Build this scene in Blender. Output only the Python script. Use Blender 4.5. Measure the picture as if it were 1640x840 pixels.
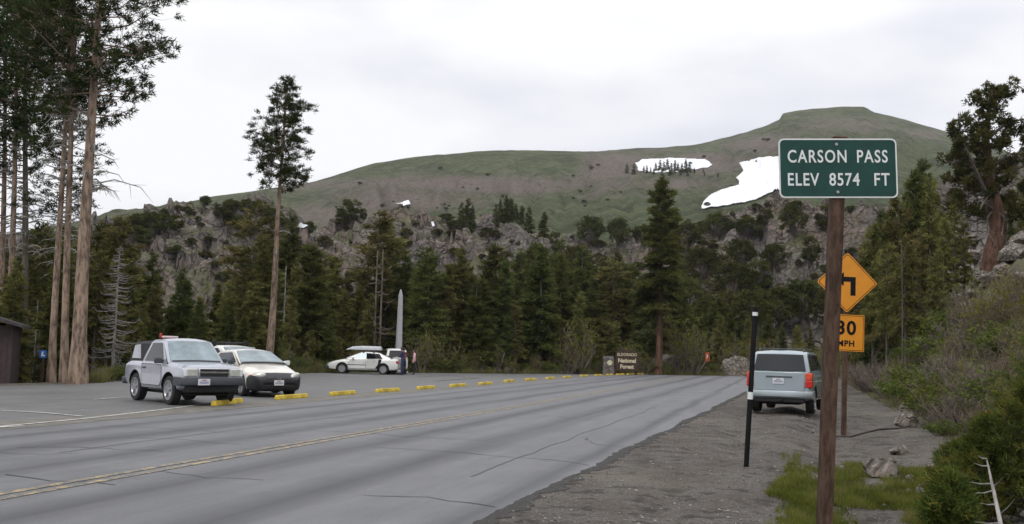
import bpy, bmesh, math, random
import numpy as np
from math import sin, cos, pi, radians as R, hypot, atan2, exp
from mathutils import Vector, Matrix, noise as N
from mathutils.bvhtree import BVHTree

for o in list(bpy.data.objects): bpy.data.objects.remove(o)
sc = bpy.context.scene
COL = sc.collection
random.seed(7); rng = np.random.default_rng(7)

# ------------------------------------------------------------------ camera
FPX, CX, CY, CAMH = 1640.0, 820.0, 420.0, 1.5
cd = bpy.data.cameras.new('camera'); cam = bpy.data.objects.new('camera', cd); COL.objects.link(cam)
cd.sensor_width = 36; cd.lens = 36; cd.clip_start = .1; cd.clip_end = 6000
CR = Matrix.Rotation(R(90 + 5.12), 3, 'X') @ Matrix.Rotation(R(1.5), 3, 'Z')
cam.matrix_world = Matrix.Translation((0, 0, CAMH)) @ CR.to_4x4()
sc.camera = cam
CAM = Vector((0, 0, CAMH))

# ------------------------------------------------------------------ sky, sun, exposure
SUN_EL, SUN_AZ = 52, 200
w = bpy.data.worlds.new('World'); sc.world = w; w.use_nodes = True
nt = w.node_tree; nt.nodes.clear()
def wn(t, **k):
    n = nt.nodes.new(t)
    for a, b in k.items(): setattr(n, a, b)
    return n
out = wn('ShaderNodeOutputWorld'); bg = wn('ShaderNodeBackground'); bg.inputs[1].default_value = .1
sky = wn('ShaderNodeTexSky', sky_type='NISHITA', sun_disc=False, sun_elevation=R(SUN_EL), sun_rotation=R(SUN_AZ), altitude=2600)
tc = wn('ShaderNodeTexCoord'); mp = wn('ShaderNodeMapping'); mp.inputs['Scale'].default_value = (1, 1, 2.6); mp.inputs['Location'].default_value = (.35, .1, .25)
nz = wn('ShaderNodeTexNoise'); nz.inputs['Scale'].default_value = 2.3; nz.inputs['Detail'].default_value = 5; nz.inputs['Roughness'].default_value = .48
cr = wn('ShaderNodeValToRGB'); e = cr.color_ramp.elements
e[0].position = .36; e[0].color = (.63, .65, .73, 1); e[1].position = .56; e[1].color = (.90, .90, .91, 1)
sp = wn('ShaderNodeSeparateXYZ'); mr = wn('ShaderNodeMapRange')
mr.inputs['From Min'].default_value = .25; mr.inputs['From Max'].default_value = 1; mr.inputs['To Min'].default_value = 9.0; mr.inputs['To Max'].default_value = 15
vm = wn('ShaderNodeVectorMath', operation='SCALE'); mx = wn('ShaderNodeMix', data_type='RGBA'); mx.inputs[0].default_value = .95
L = nt.links.new
L(tc.outputs['Generated'], mp.inputs[0]); L(mp.outputs[0], nz.inputs[0]); L(nz.outputs[0], cr.inputs[0])
L(tc.outputs['Generated'], sp.inputs[0]); L(sp.outputs[2], mr.inputs[0]); L(cr.outputs[0], vm.inputs[0]); L(mr.outputs[0], vm.inputs['Scale'])
L(sky.outputs[0], mx.inputs[6]); L(vm.outputs[0], mx.inputs[7]); L(mx.outputs[2], bg.inputs[0]); L(bg.outputs[0], out.inputs[0])
sd = bpy.data.lights.new('sun', 'SUN'); sd.energy = .9; sd.angle = R(22); sd.color = (1, .96, .9)
sun = bpy.data.objects.new('sun', sd); COL.objects.link(sun)
sun.rotation_euler = (R(90 - SUN_EL), 0, R(180 - SUN_AZ))
sc.render.engine = 'CYCLES'
sc.view_settings.view_transform = 'Standard'; sc.view_settings.look = 'None'
sc.view_settings.exposure = 0.38; sc.view_settings.gamma = 1; sc.view_settings.use_curve_mapping = False
sc.render.resolution_x = 1024; sc.render.resolution_y = 524

# ------------------------------------------------------------------ helpers
def ray(px, py):
    return (CR @ Vector(((px - CX) / FPX, -(py - CY) / FPX, -1))).normalized()
def gp(px, py, z=0.0):            # pixel -> point on level ground
    d = ray(px, py); t = (z - CAMH) / d.z; return CAM + d * t
def at(px, py, Y):                # pixel -> point at depth Y
    d = ray(px, py); return CAM + d * (Y / d.y)
def atr(px, py, r):
    d = ray(px, py); return CAM + d * (r / hypot(d.x, d.y))
def lerp_tab(tab, x):
    if x <= tab[0][0]: return tab[0][1]
    for (a, b), (c, d) in zip(tab, tab[1:]):
        if x <= c: return b + (d - b) * (x - a) / (c - a)
    return tab[-1][1]
def sstep(a, b, x):
    t = min(1, max(0, (x - a) / (b - a))); return t * t * (3 - 2 * t)

def tag(o, label=None, cat=None, group=None, kind=None):
    if label: o['label'] = label
    if cat: o['category'] = cat
    if group: o['group'] = group
    if kind: o['kind'] = kind
    return o
def link(name, me, parent=None, loc=None):
    o = bpy.data.objects.new(name, me); COL.objects.link(o)
    if parent is not None: o.parent = parent
    if loc is not None: o.location = loc
    return o
def thing(name, label, cat, loc=(0, 0, 0), rz=0, group=None):
    o = bpy.data.objects.new(name, None); COL.objects.link(o); o.empty_display_size = .2
    o.location = loc; o.rotation_euler = (0, 0, rz)
    return tag(o, label, cat, group)
def dup(root, loc, rz=0, scale=1, label=None, group=None, tilt=(0, 0)):
    r = root.copy(); COL.objects.link(r); r.location = loc
    r.rotation_euler = (tilt[0], tilt[1], rz)
    r.scale = scale if hasattr(scale, '__len__') else (scale,) * 3
    if label: r['label'] = label
    if group: r['group'] = group
    for ch in list(root.children):
        c = ch.copy(); COL.objects.link(c); c.parent = r
        for g in ch.children:
            d = g.copy(); COL.objects.link(d); d.parent = c
    return r

class MB:
    def __init__(s): s.v = []; s.f = []; s.m = []; s.tint = None
    def add(s, v, f, m=0):
        b = len(s.v); s.v += [tuple(p) for p in v]; s.f += [tuple(b + i for i in q) for q in f]; s.m += [m] * len(f)
    def box(s, x0, x1, y0, y1, z0, z1, m=0, M=None):
        v = [(x, y, z) for z in (z0, z1) for y in (y0, y1) for x in (x0, x1)]
        if M is not None: v = [M @ Vector(p) for p in v]
        s.add(v, [(0, 2, 3, 1), (4, 5, 7, 6), (0, 1, 5, 4), (2, 6, 7, 3), (0, 4, 6, 2), (1, 3, 7, 5)], m)
    def tube(s, pts, rad, n=6, m=0, cap=True):
        pts = [Vector(p) for p in pts]; rings = []; up = Vector((0.13, .21, 1))
        for i, p in enumerate(pts):
            d = (pts[min(i + 1, len(pts) - 1)] - pts[max(i - 1, 0)]).normalized()
            a = d.cross(up if abs(d.z) < .9 else Vector((1, .1, 0))).normalized(); b = d.cross(a)
            r = rad[i] if hasattr(rad, '__len__') else rad
            rings.append([p + a * cos(2 * pi * k / n) * r + b * sin(2 * pi * k / n) * r for k in range(n)])
        v = [q for r_ in rings for q in r_]; f = []
        for i in range(len(rings) - 1):
            for k in range(n):
                f.append((i * n + k, i * n + (k + 1) % n, (i + 1) * n + (k + 1) % n, (i + 1) * n + k))
        if cap: f.append(tuple(range(n))); f.append(tuple(reversed(range((len(rings) - 1) * n, len(rings) * n))))
        s.add(v, f, m)
    def lathe(s, prof, n=24, m=0, axis='x', c=(0, 0, 0)):     # prof: (axial, radius)
        v = []; f = []
        for a, r in prof:
            for k in range(n):
                t = 2 * pi * k / n; p = (a, r * cos(t), r * sin(t)) if axis == 'x' else (r * cos(t), r * sin(t), a)
                v.append((p[0] + c[0], p[1] + c[1], p[2] + c[2]))
        for i in range(len(prof) - 1):
            for k in range(n):
                f.append((i * n + k, i * n + (k + 1) % n, (i + 1) * n + (k + 1) % n, (i + 1) * n + k))
        f.append(tuple(range(n))); f.append(tuple(reversed(range((len(prof) - 1) * n, len(prof) * n))))
        s.add(v, f, m)
    def rings(s, rr, m=0, closed=True, cap=True):
        n = len(rr[0]); v = [q for r_ in rr for q in r_]; f = []
        for i in range(len(rr) - 1):
            for k in range(n if closed else n - 1):
                f.append((i * n + k, i * n + (k + 1) % n, (i + 1) * n + (k + 1) % n, (i + 1) * n + k))
        if cap: f.append(tuple(range(n))); f.append(tuple(reversed(range((len(rr) - 1) * n, len(rr) * n))))
        s.add(v, f, m)
    def prism(s, poly, y0, y1, m=0, M=None):      # poly in (x,z), extruded along y
        n = len(poly); v = [(x, y0, z) for x, z in poly] + [(x, y1, z) for x, z in poly]
        if M is not None: v = [M @ Vector(p) for p in v]
        s.add(v, [tuple(range(n)), tuple(reversed(range(n, 2 * n)))] + [(i, i + n, (i + 1) % n + n, (i + 1) % n) for i in range(n)], m)
    def mesh(s, name, mats, smooth=None, fixn=True):
        me = bpy.data.meshes.new(name); me.from_pydata(s.v, [], s.f)
        for mm in (mats if isinstance(mats, (list, tuple)) else [mats]): me.materials.append(mm)
        if s.m and max(s.m) > 0: me.polygons.foreach_set('material_index', s.m)
        if fixn:
            bm = bmesh.new(); bm.from_mesh(me); bmesh.ops.recalc_face_normals(bm, faces=bm.faces); bm.to_mesh(me); bm.free()
        if smooth is not None:
            me.polygons.foreach_set('use_smooth', [True] * len(me.polygons))
            me.set_sharp_from_angle(angle=R(smooth))
        return me
    def build(s, name, mats, parent=None, smooth=None, bevel=0, loc=None, fixn=True):
        o = link(name, s.mesh(name, mats, smooth, fixn), parent, loc)
        if bevel:
            b = o.modifiers.new('bevel', 'BEVEL'); b.width = bevel; b.segments = 2; b.limit_method = 'ANGLE'; b.angle_limit = R(35)
        return o

def tri_mesh(name, V, mat, tint=None):        # V: (n,3,3) float array
    n = len(V); me = bpy.data.meshes.new(name)
    me.vertices.add(n * 3); me.vertices.foreach_set('co', V.reshape(-1).astype(np.float32))
    me.loops.add(n * 3); me.loops.foreach_set('vertex_index', np.arange(n * 3, dtype=np.int32))
    me.polygons.add(n); me.polygons.foreach_set('loop_start', np.arange(0, n * 3, 3, dtype=np.int32))
    me.update(calc_edges=True)
    if tint is not None:
        a = me.attributes.new('tint', 'FLOAT', 'FACE'); a.data.foreach_set('value', tint.astype(np.float32))
    me.materials.append(mat); me.validate(); return me
def unit(a): return a / (np.linalg.norm(a, axis=-1, keepdims=True) + 1e-9)
def leaves(c, d, ln, wd):
    n = len(c); s = unit(np.cross(d, rng.normal(size=(n, 3))))
    ln = ln[:, None]; wd = wd[:, None]
    return np.stack([c - s * wd / 2, c + s * wd / 2, c + d * ln], 1)

# ------------------------------------------------------------------ materials
def newmat(name):
    m = bpy.data.materials.new(name); m.use_nodes = True; t = m.node_tree
    return m, t, t.nodes['Principled BSDF']
class NT:
    def __init__(s, t): s.t = t
    def n(s, typ, ins=None, **k):
        nd = s.t.nodes.new(typ)
        for a, b in k.items(): setattr(nd, a, b)
        for a, b in (ins or {}).items():
            if hasattr(b, 'is_linked') or isinstance(b, bpy.types.NodeSocket): s.t.links.new(b, nd.inputs[a])
            else: nd.inputs[a].default_value = b
        return nd
    def noise(s, vec, scale, detail=4, rough=.55, dist=0):
        return s.n('ShaderNodeTexNoise', {'Vector': vec, 'Scale': scale, 'Detail': detail, 'Roughness': rough, 'Distortion': dist}).outputs[0]
    def ramp(s, fac, stops):
        r = s.n('ShaderNodeValToRGB', {0: fac}); el = r.color_ramp.elements
        while len(el) < len(stops): el.new(.5)
        for q, (p, c) in zip(el, stops):
            q.position = p; q.color = (c, c, c, 1) if not hasattr(c, '__len__') else (*c, 1)
        return r.outputs[0]
    def mix(s, f, a, b, bt='MIX'):
        m = s.n('ShaderNodeMix', data_type='RGBA', blend_type=bt)
        for i, q in ((0, f), (6, a), (7, b)):
            if isinstance(q, bpy.types.NodeSocket): s.t.links.new(q, m.inputs[i])
            else: m.inputs[i].default_value = q if i == 0 else ((*q, 1) if len(q) == 3 else q)
        return m.outputs[2]
    def math(s, op, a, b=0, clamp=False):
        return s.n('ShaderNodeMath', {0: a, 1: b}, operation=op, use_clamp=clamp).outputs[0]
    def bump(s, h, strength=.5, dist=.05):
        return s.n('ShaderNodeBump', {'Height': h, 'Strength': strength, 'Distance': dist}).outputs[0]
    def obj(s): return s.n('ShaderNodeTexCoord').outputs['Object']
    def map(s, vec, sc_, loc=(0, 0, 0)): return s.n('ShaderNodeMapping', {0: vec, 'Scale': sc_, 'Location': loc}).outputs[0]
    def attr(s, name): return s.n('ShaderNodeAttribute', attribute_name=name).outputs['Fac']

def simple(name, col, rough=.6, metal=0, var=.15, scale=6, spec=.5, bump=0, coat=0):
    m, t, b = newmat(name); q = NT(t); v = q.obj(); n = q.noise(v, scale, 5)
    c = q.mix(q.ramp(n, [(.3, 0), (.7, 1)]), tuple(x * (1 - var) for x in col), tuple(min(1, x * (1 + var)) for x in col))
    t.links.new(c, b.inputs['Base Color']); b.inputs['Roughness'].default_value = rough; b.inputs['Metallic'].default_value = metal
    b.inputs['Specular IOR Level'].default_value = spec; b.inputs['Coat Weight'].default_value = coat
    if bump: t.links.new(q.bump(q.noise(v, scale * 5, 3), bump, .02), b.inputs['Normal'])
    return m
def leafmat(name, dark, light, trans=.3, rnd=.35, tip=None):
    m, t, b = newmat(name); q = NT(t)
    ti = q.attr('tint'); oi = q.n('ShaderNodeObjectInfo').outputs['Random']
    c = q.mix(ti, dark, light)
    if tip: c = q.mix(q.ramp(ti, [(.84, 0), (.95, .6)]), c, tip)
    hv = q.n('ShaderNodeHueSaturation', {'Hue': q.math('ADD', q.math('MULTIPLY', oi, .05), .475), 'Saturation': 1.08,
             'Value': q.math('ADD', q.math('MULTIPLY', oi, rnd), 1 - rnd / 2), 'Color': c}).outputs[0]
    t.links.new(hv, b.inputs['Base Color']); b.inputs['Roughness'].default_value = .8; b.inputs['Specular IOR Level'].default_value = .06
    tr = q.n('ShaderNodeBsdfTranslucent', {0: hv}); ms = q.n('ShaderNodeMixShader', {0: trans, 1: b.outputs[0], 2: tr.outputs[0]})
    t.links.new(ms.outputs[0], t.nodes['Material Output'].inputs[0]); return m
def barkmat(name, a, c2, scale=5):
    m, t, b = newmat(name); q = NT(t); v = q.obj(); mp_ = q.map(v, (1, 1, .25)); n = q.noise(mp_, scale, 6, .65)
    n2 = q.noise(v, .5, 2)
    c = q.mix(q.ramp(n, [(.40, 0), (.58, 1)]), a, c2); c = q.mix(q.math('MULTIPLY', n2, .5), c, tuple(x * .6 for x in a))
    t.links.new(c, b.inputs['Base Color']); b.inputs['Roughness'].default_value = .9; b.inputs['Specular IOR Level'].default_value = .2
    t.links.new(q.bump(n, .8, .06), b.inputs['Normal']); return m

M_fir = leafmat('fir_needles', (.030, .040, .014), (.140, .150, .052), .35)
M_firw = leafmat('olive_needles', (.058, .062, .022), (.23, .215, .085), .35)
M_pine = leafmat('pine_needles', (.016, .028, .010), (.060, .085, .030), rnd=.15)
M_young = leafmat('young_pine_needles', (.032, .050, .014), (.135, .160, .045), tip=(.24, .13, .045))
M_jun = leafmat('juniper_foliage', (.026, .033, .010), (.115, .115, .036))
M_shrub = leafmat('shrub_leaves', (.040, .055, .014), (.140, .165, .042))
M_will = leafmat('willow_leaves', (.085, .100, .022), (.230, .225, .060), .4)
M_dryleaf = leafmat('dry_leaves', (.08, .07, .035), (.20, .17, .09))
M_grass = leafmat('grass_blades', (.060, .075, .018), (.18, .21, .055), .4, tip=(.22, .18, .09))
M_drygrass = leafmat('dry_grass_blades', (.07, .07, .03), (.19, .17, .08), .3)
M_bark = barkmat('pine_bark', (.125, .090, .068), (.40, .295, .22), 7)
M_barkg = barkmat('grey_bark', (.085, .07, .058), (.17, .145, .125))
M_barkr = barkmat('red_bark', (.070, .038, .026), (.175, .100, .070))
M_dead = barkmat('weathered_dead_wood', (.20, .19, .175), (.42, .40, .375), 8)
M_twig = barkmat('grey_twigs', (.11, .088, .074), (.25, .205, .17), 8)
M_post = barkmat('weathered_brown_post', (.050, .030, .021), (.125, .078, .055), 14)

# rock
def rockmat(name, base=(.17, .155, .145), hi=(.34, .315, .29), veg=.35, sc_=1.0):
    m, t, b = newmat(name); q = NT(t); v = q.obj()
    n = q.noise(v, .22 * sc_, 8, .68, .4); n2 = q.noise(v, .9 * sc_, 6, .7); n3 = q.noise(v, .055 * sc_, 4, .55)
    vo = q.n('ShaderNodeTexVoronoi', {'Vector': q.n('ShaderNodeVectorMath', {0: v, 1: q.n('ShaderNodeVectorMath', {0: q.n('ShaderNodeTexNoise', {'Vector': v, 'Scale': .3 * sc_}).outputs[1], 'Scale': 5.0 / sc_}, operation='SCALE').outputs[0]}, operation='ADD').outputs[0], 'Scale': .42 * sc_}, feature='DISTANCE_TO_EDGE').outputs['Distance']
    c = q.mix(q.ramp(n, [(.34, 0), (.66, 1)]), base, hi)
    c = q.mix(q.ramp(n3, [(.45, 0), (.62, .55)]), c, (.26, .185, .14))
    c = q.mix(q.ramp(vo, [(0, .4), (.05, 0)]), c, tuple(x * .28 for x in base))
    c = q.mix(q.ramp(n2, [(.40, .6), (.55, 0)]), c, tuple(x * .45 for x in base))
    if veg:
        geo = q.n('ShaderNodeNewGeometry').outputs['Normal']; z = q.n('ShaderNodeSeparateXYZ', {0: geo}).outputs[2]
        f = q.math('MULTIPLY', q.ramp(q.noise(v, .13 * sc_, 6, .7), [(.5 - veg * .2, 0), (.62 - veg * .2, 1)]), q.ramp(z, [(.35, 0), (.72, 1)]))
        gcol = q.mix(q.noise(v, .6 * sc_, 3), (.055, .065, .028), (.15, .14, .075))
        c = q.mix(f, c, gcol)
    t.links.new(c, b.inputs['Base Color']); b.inputs['Roughness'].default_value = .92; b.inputs['Specular IOR Level'].default_value = .2
    hgt = q.math('ADD', q.math('MULTIPLY', n2, 1.0), q.math('MULTIPLY', q.ramp(vo, [(0, 0), (.12, 1)]), .8))
    t.links.new(q.bump(hgt, .9, .9 / sc_), b.inputs['Normal']); return m
M_rock = rockmat('cliff_rock', (.105, .092, .086), (.275, .243, .225), .22)
M_boul = rockmat('boulder_rock', (.22, .195, .17), (.42, .385, .345), 0, 5)
M_bank = rockmat('bank_soil_and_rock', (.13, .115, .10), (.27, .245, .215), .85, 1.6)

# ------------------------------------------------------------------ terrain functions
FT = [(-900, 30), (0, 37), (130, 40), (330, 50), (500, 64), (600, 69), (800, 76), (950, 84), (1200, 97), (1400, 100), (2500, 100)]
def px_of(x, y):     # rough picture column of an azimuth
    return 820 + 1640 * x / max(y, .01) if y > 0 else (-900 if x < 0 else 2500)
def edge_x(y): return -2.95 + .29 * y
def road_s(x, y): return (x - edge_x(y)) * .96
def fb(x, y, s, k=3):
    return N.fractal(Vector((x * s, y * s, 3.7)), 1, 2, k)
def Gz(x, y):
    r = hypot(x, y); z = 0
    if y > 5:
        f = lerp_tab(FT, px_of(x, y)); d = r - f - 3
        if d > 0: z -= min(d * .05, 2.3)
    s = road_s(x, y)
    if s > .3 and y > -40 and y < 200:
        w0 = 6.4 + fb(x, y, .15) * .8
        z -= .14 * sstep(2.2, 3.6, s) * (1 - sstep(4.5, 6.5, s))
        z += (fb(x, y, .9) * .07 + fb(x, y, 3.1) * .025) * sstep(.3, 2, s)
        for c0_, dd_ in ((1.5, .05), (3.1, .06)):
            z -= dd_ * exp(-((s - c0_ - fb(x, y, .2) * .5) / .28) ** 2)
        b = s - w0
        if b > 0:
            h = b * .98 * sstep(-1, 3, b)
            h = 45 * (1 - exp(-h / 45))
            z += h + fb(x, y, .25, 4) * min(b, 6) * .32 + fb(x, y, 1.3, 3) * min(b, 3) * .1
    return z
ROADQ = 14.68
U = Vector((sin(R(ROADQ)), cos(R(ROADQ)), 0)); LT = Vector((cos(R(ROADQ)), -sin(R(ROADQ)), 0)); RO = Vector((-7.5, 0, 0))
def road_xy(lat, v): p = RO + LT * lat + U * v; return p.x, p.y
def lotline(v): return -5.15 - .012 * v
def on_pave(x, y):
    f = lerp_tab(FT, px_of(x, y)) if y > 0 else 30
    return road_s(x, y) < .0 and hypot(x, y) < f + 1.2 and x > -60

# ground mesh (polar grid around the viewpoint, true heights)
def polar(az0, az1, naz, rs, fz, closed=False):
    v = []; f = []
    azs = [az0 + (az1 - az0) * i / naz for i in range(naz + 1)]
    for r_ in rs:
        for a in azs:
            x, y = r_ * sin(a), r_ * cos(a); v.append((x, y, fz(x, y, a, r_)))
    w_ = naz + 1
    for i in range(len(rs) - 1):
        for k in range(naz): f.append((i * w_ + k, i * w_ + k + 1, (i + 1) * w_ + k + 1, (i + 1) * w_ + k))
    return v, f
def gmesh(name, v, f, mat, smooth=True):
    me = bpy.data.meshes.new(name); me.from_pydata(v, [], f); me.materials.append(mat)
    if smooth: me.polygons.foreach_set('use_smooth', [True] * len(f))
    me.update(); return me
M_ground, t, b = newmat('gravel_ground'); q = NT(t); v_ = q.obj()
n1 = q.noise(v_, 42, 4, .8); n2 = q.noise(v_, 1.1, 6, .65); n3 = q.noise(v_, .22, 4, .6)
vv = q.n('ShaderNodeTexVoronoi', {'Vector': v_, 'Scale': 26.0})
c = q.mix(q.ramp(n1, [(.38, 0), (.62, 1)]), (.042, .036, .032), (.165, .147, .130))
c = q.mix(q.math('MULTIPLY', q.ramp(vv.outputs['Distance'], [(.12, 1), (.42, 0)]), .35), c, (.30, .28, .25))
c = q.mix(q.ramp(n2, [(.42, 0), (.62, .75)]), c, (.075, .062, .050))
c = q.mix(q.ramp(q.noise(v_, 2.3, 6, .7), [(.52, 0), (.60, .85)]), c, (.032, .027, .023))
c = q.mix(q.ramp(q.noise(v_, 9, 4, .8), [(.58, 0), (.64, .8)]), c, (.028, .024, .020))
c = q.mix(q.ramp(n3, [(.5, 0), (.65, .35)]), c, (.19, .17, .13))
s1 = q.attr('wild')
c = q.mix(q.math('MULTIPLY', s1, q.ramp(q.noise(v_, .5, 5, .7), [(.4, .3), (.56, 1)])), c, q.mix(q.noise(v_, 3, 4), (.05, .06, .022), (.15, .135, .07)))
t.links.new(c, b.inputs['Base Color']); b.inputs['Roughness'].default_value = .9; b.inputs['Specular IOR Level'].default_value = .25
t.links.new(q.bump(q.math('ADD', q.math('MULTIPLY', n1, .5), q.math('MULTIPLY', vv.outputs['Distance'], -.5)), .9, .03), b.inputs['Normal'])

rs = [.6]
while rs[-1] < 190: rs.append(rs[-1] * 1.022 + .02)
def gz_ground(x, y, a, r_):
    return Gz(x, y) - (.05 if on_pave(x, y) else 0.004)
gv, gf = polar(R(-42), R(42), 420, rs, gz_ground)
gme = gmesh('ground', gv, gf, M_ground)
at_ = gme.attributes.new('wild', 'FLOAT', 'POINT')
wv = []
for x, y, z in gv:
    r_ = hypot(x, y); f_ = lerp_tab(FT, px_of(x, y)); s_ = road_s(x, y)
    wv.append(max(sstep(f_ + .5, f_ + 5, r_), sstep(6, 8, s_ + fb(x, y, .4))) if y > 0 else 0)
at_.data.foreach_set('value', wv)
ground = tag(link('ground', gme), kind='structure')
# land all round and out to the horizon
v, f = polar(R(42), R(318), 60, [.6, 3, 10, 30, 80, 190], lambda x, y, a, r_: -.06)
v2, f2 = polar(0, 2 * pi, 72, [188, 260, 600, 1100, 1550], lambda x, y, a, r_: -3.0)
me = gmesh('terrain', v + v2, f + [tuple(i + len(v) for i in q_) for q_ in f2], M_ground)
tag(link('terrain', me), kind='structure')

# ---- rocky ridge
RT = [(-500, 430), (0, 392), (100, 372), (200, 352), (260, 338), (330, 330), (420, 326), (470, 345), (520, 368), (560, 352), (600, 342), (640, 338), (700, 346), (760, 352), (850, 357), (900, 372),
      (1000, 384), (1060, 384), (1110, 366), (1140, 346), (1190, 334), (1240, 312), (1300, 322), (1440, 335), (1520, 300), (1580, 262), (1640, 235), (1800, 190), (2300, 150)]
def tab_from_px(tab):
    o = []
    for x, y in tab:
        d = ray(x, y); o.append((atan2(d.x, d.y), d.z / hypot(d.x, d.y)))
    return o
RTA = tab_from_px(RT)
R0T = [(-.7, 62), (-.45, 62), (-.3, 78), (-.1, 98), (.1, 112), (.25, 118), (.4, 105), (.7, 90)]
RRT = [(-.7, 150), (-.45, 160), (-.3, 175), (-.1, 200), (.1, 215), (.25, 200), (.4, 165), (.7, 150)]
def rocky(x, y, a, r_):
    r0 = lerp_tab(R0T, a); r1 = lerp_tab(RRT, a); top = CAMH + lerp_tab(RTA, a) * r1
    t_ = (r_ - r0) / (r1 - r0)
    if t_ < 0: return -2.6 + t_ * 4
    if t_ <= 1:
        s_ = .12 * t_ + .88 * (t_ ** 1.25)
        z = -2.6 + (top + 2.6) * s_
    else: z = top - (t_ - 1) * (r1 - r0) * .12
    k = min(1, t_ * 3 + .1)
    n_ = N.ridged_multi_fractal(Vector((x * .045, y * .045, 1.3)), .9, 2.1, 5, 1, 2) - 1.1
    n2_ = N.fractal(Vector((x * .28, y * .28, 5)), .8, 2, 4)
    n3_ = N.cell(Vector((x * .22 + n2_ * .6, y * .22, z * .12)))
    z += k * (n_ * 2.6 + n2_ * 1.6 + n3_ * 1.9 - 1.0) * (1 if t_ < 1 else .4)
    return max(z, Gz(x, y) - .5) if False else z
rr = []; r_ = 56.0
def ridge_mesh():
    az0, az1, na = R(-38), R(38), 620; nr = 120
    v = []; f = []
    for i in range(nr + 1):
        t_ = -.08 + 1.5 * i / nr
        for k in range(na + 1):
            a = az0 + (az1 - az0) * k / na; r0 = lerp_tab(R0T, a); r1 = lerp_tab(RRT, a); r_ = r0 + (r1 - r0) * t_
            x, y = r_ * sin(a), r_ * cos(a); v.append((x, y, rocky(x, y, a, r_)))
    for i in range(nr):
        for k in range(na):
            p = i * (na + 1) + k; f.append((p, p + 1, p + na + 2, p + na + 1))
    return v, f
rv, rf = ridge_mesh()
rme = gmesh('rocky_ridge', rv, rf, M_rock); rme.set_sharp_from_angle(angle=R(38))
tag(link('rocky_ridge', rme), kind='structure')

# ---- far hill
HT = [(-500, 430), (0, 378), (130, 352), (200, 339), (330, 317), (450, 298), (510, 288), (560, 273), (600, 262), (650, 253), (700, 246), (760, 242), (820, 240), (900, 241), (960, 241), (1020, 238), (1100, 233), (1130, 228), (1170, 218), (1200, 209), (1230, 199), (1248, 190),
      (1254, 180), (1270, 177), (1300, 174), (1350, 171), (1385, 172), (1398, 180), (1425, 185), (1450, 191), (1490, 203), (1530, 215), (1600, 238), (1700, 275), (2000, 330), (2400, 380)]
HTA = tab_from_px(HT)
HR = [(-.7, 640), (-.3, 700), (-.1, 780), (.05, 860), (.2, 1000), (.3, 1150), (.7, 1200)]
def hillz(x, y, a, r_):
    r0 = 215.; r1 = lerp_tab(HR, a); top = CAMH + lerp_tab(HTA, a) * r1; t_ = (r_ - r0) / (r1 - r0)
    base = 4 + 12 * sstep(-.3, .2, a)
    if t_ <= 1: z = base + (top - base) * (t_ * .92 + .08 * t_ ** 3) if t_ > 0 else base + t_ * 60
    else: z = top - (t_ - 1) * (r1 - r0) * .25
    k = max(0, min(1, t_ * 2)) * (1 - .85 * sstep(.8, 1, t_))
    z += k * (N.ridged_multi_fractal(Vector((a * 34 + z * .004, r_ * .0022, 4)), .9, 2, 4, 1, 2) - 1.1) * -5.0 * (1 - sstep(.55, .9, t_)) * sstep(-.3, -.2, a)
    z += k * (N.fractal(Vector((x * .012, y * .012, 9)), .9, 2, 5) * 9 + N.fractal(Vector((x * .06, y * .06, 2)), .8, 2, 4) * 2.0)
    return z
hv, hf, hw = [], [], []
na, nr = 420, 170
for i in range(nr + 1):
    for k in range(na + 1):
        a = R(-40) + R(80) * k / na; t_ = -.03 + 1.33 * i / nr; r1 = lerp_tab(HR, a); r_ = 215 + (r1 - 215) * t_
        x, y = r_ * sin(a), r_ * cos(a); hv.append((x, y, hillz(x, y, a, r_)))
for i in range(nr):
    for k in range(na):
        p = i * (na + 1) + k; hf.append((p, p + 1, p + na + 2, p + na + 1))
CRI = CR.inverted()
def proj(p):
    c = CRI @ (Vector(p) - CAM); return CX + FPX * c.x / -c.z, CY - FPX * c.y / -c.z
# where the slope is bare earth: soil bands measured on the mountain, (x, y, rx, ry, weight)
BARE = [(985, 268, 70, 24, 1.), (760, 297, 300, 16, .95), (1120, 262, 130, 22, .9), (1230, 232, 90, 20, .8), (640, 318, 150, 20, .8), (1340, 200, 120, 20, .5), (1010, 310, 90, 14, .5), (520, 345, 120, 22, .9),
        (590, 328, 40, 14, 1), (1090, 295, 90, 12, .7), (1480, 215, 60, 12, .5), (300, 345, 160, 12, .7)]
for p in hv:
    x, y = proj(p); g = 0
    for bx, by, rx, ry, wt in BARE:
        g = max(g, wt * exp(-(((x - bx) / rx) ** 2 + ((y - by) / ry) ** 2) * 1.1))
    hw.append(g + .25 * N.fractal(Vector((p[0] * .02, p[1] * .02, p[2] * .05)), .7, 2, 4))
M_hill, t, b = newmat('alpine_hillside'); q = NT(t); v_ = q.obj()
n1 = q.noise(v_, .10, 7, .72); n2 = q.noise(v_, .5, 5, .7); ba = q.attr('bare')
green = q.mix(q.ramp(n1, [(.35, 0), (.65, 1)]), (.098, .124, .058), (.180, .205, .108))
earth = q.mix(q.ramp(n2, [(.3, 0), (.7, 1)]), (.185, .152, .130), (.285, .240, .208))
green = q.mix(q.ramp(q.noise(v_, .035, 7, .75), [(.46, 0), (.60, .75)]), green, (.060, .075, .040))
fac = q.ramp(q.math('ADD', ba, q.math('MULTIPLY', q.math('SUBTRACT', n1, .5), 1.3)), [(.16, 0), (.70, 1)])
c = q.mix(fac, green, earth)
c = q.mix(q.ramp(q.noise(v_, .22, 6, .8), [(.56, 0), (.64, .6)]), c, (.060, .062, .034))
c = q.mix(q.ramp(q.noise(v_, .35, 4, .8), [(.58, 0), (.68, .7)]), c, (.27, .25, .23))
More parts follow.
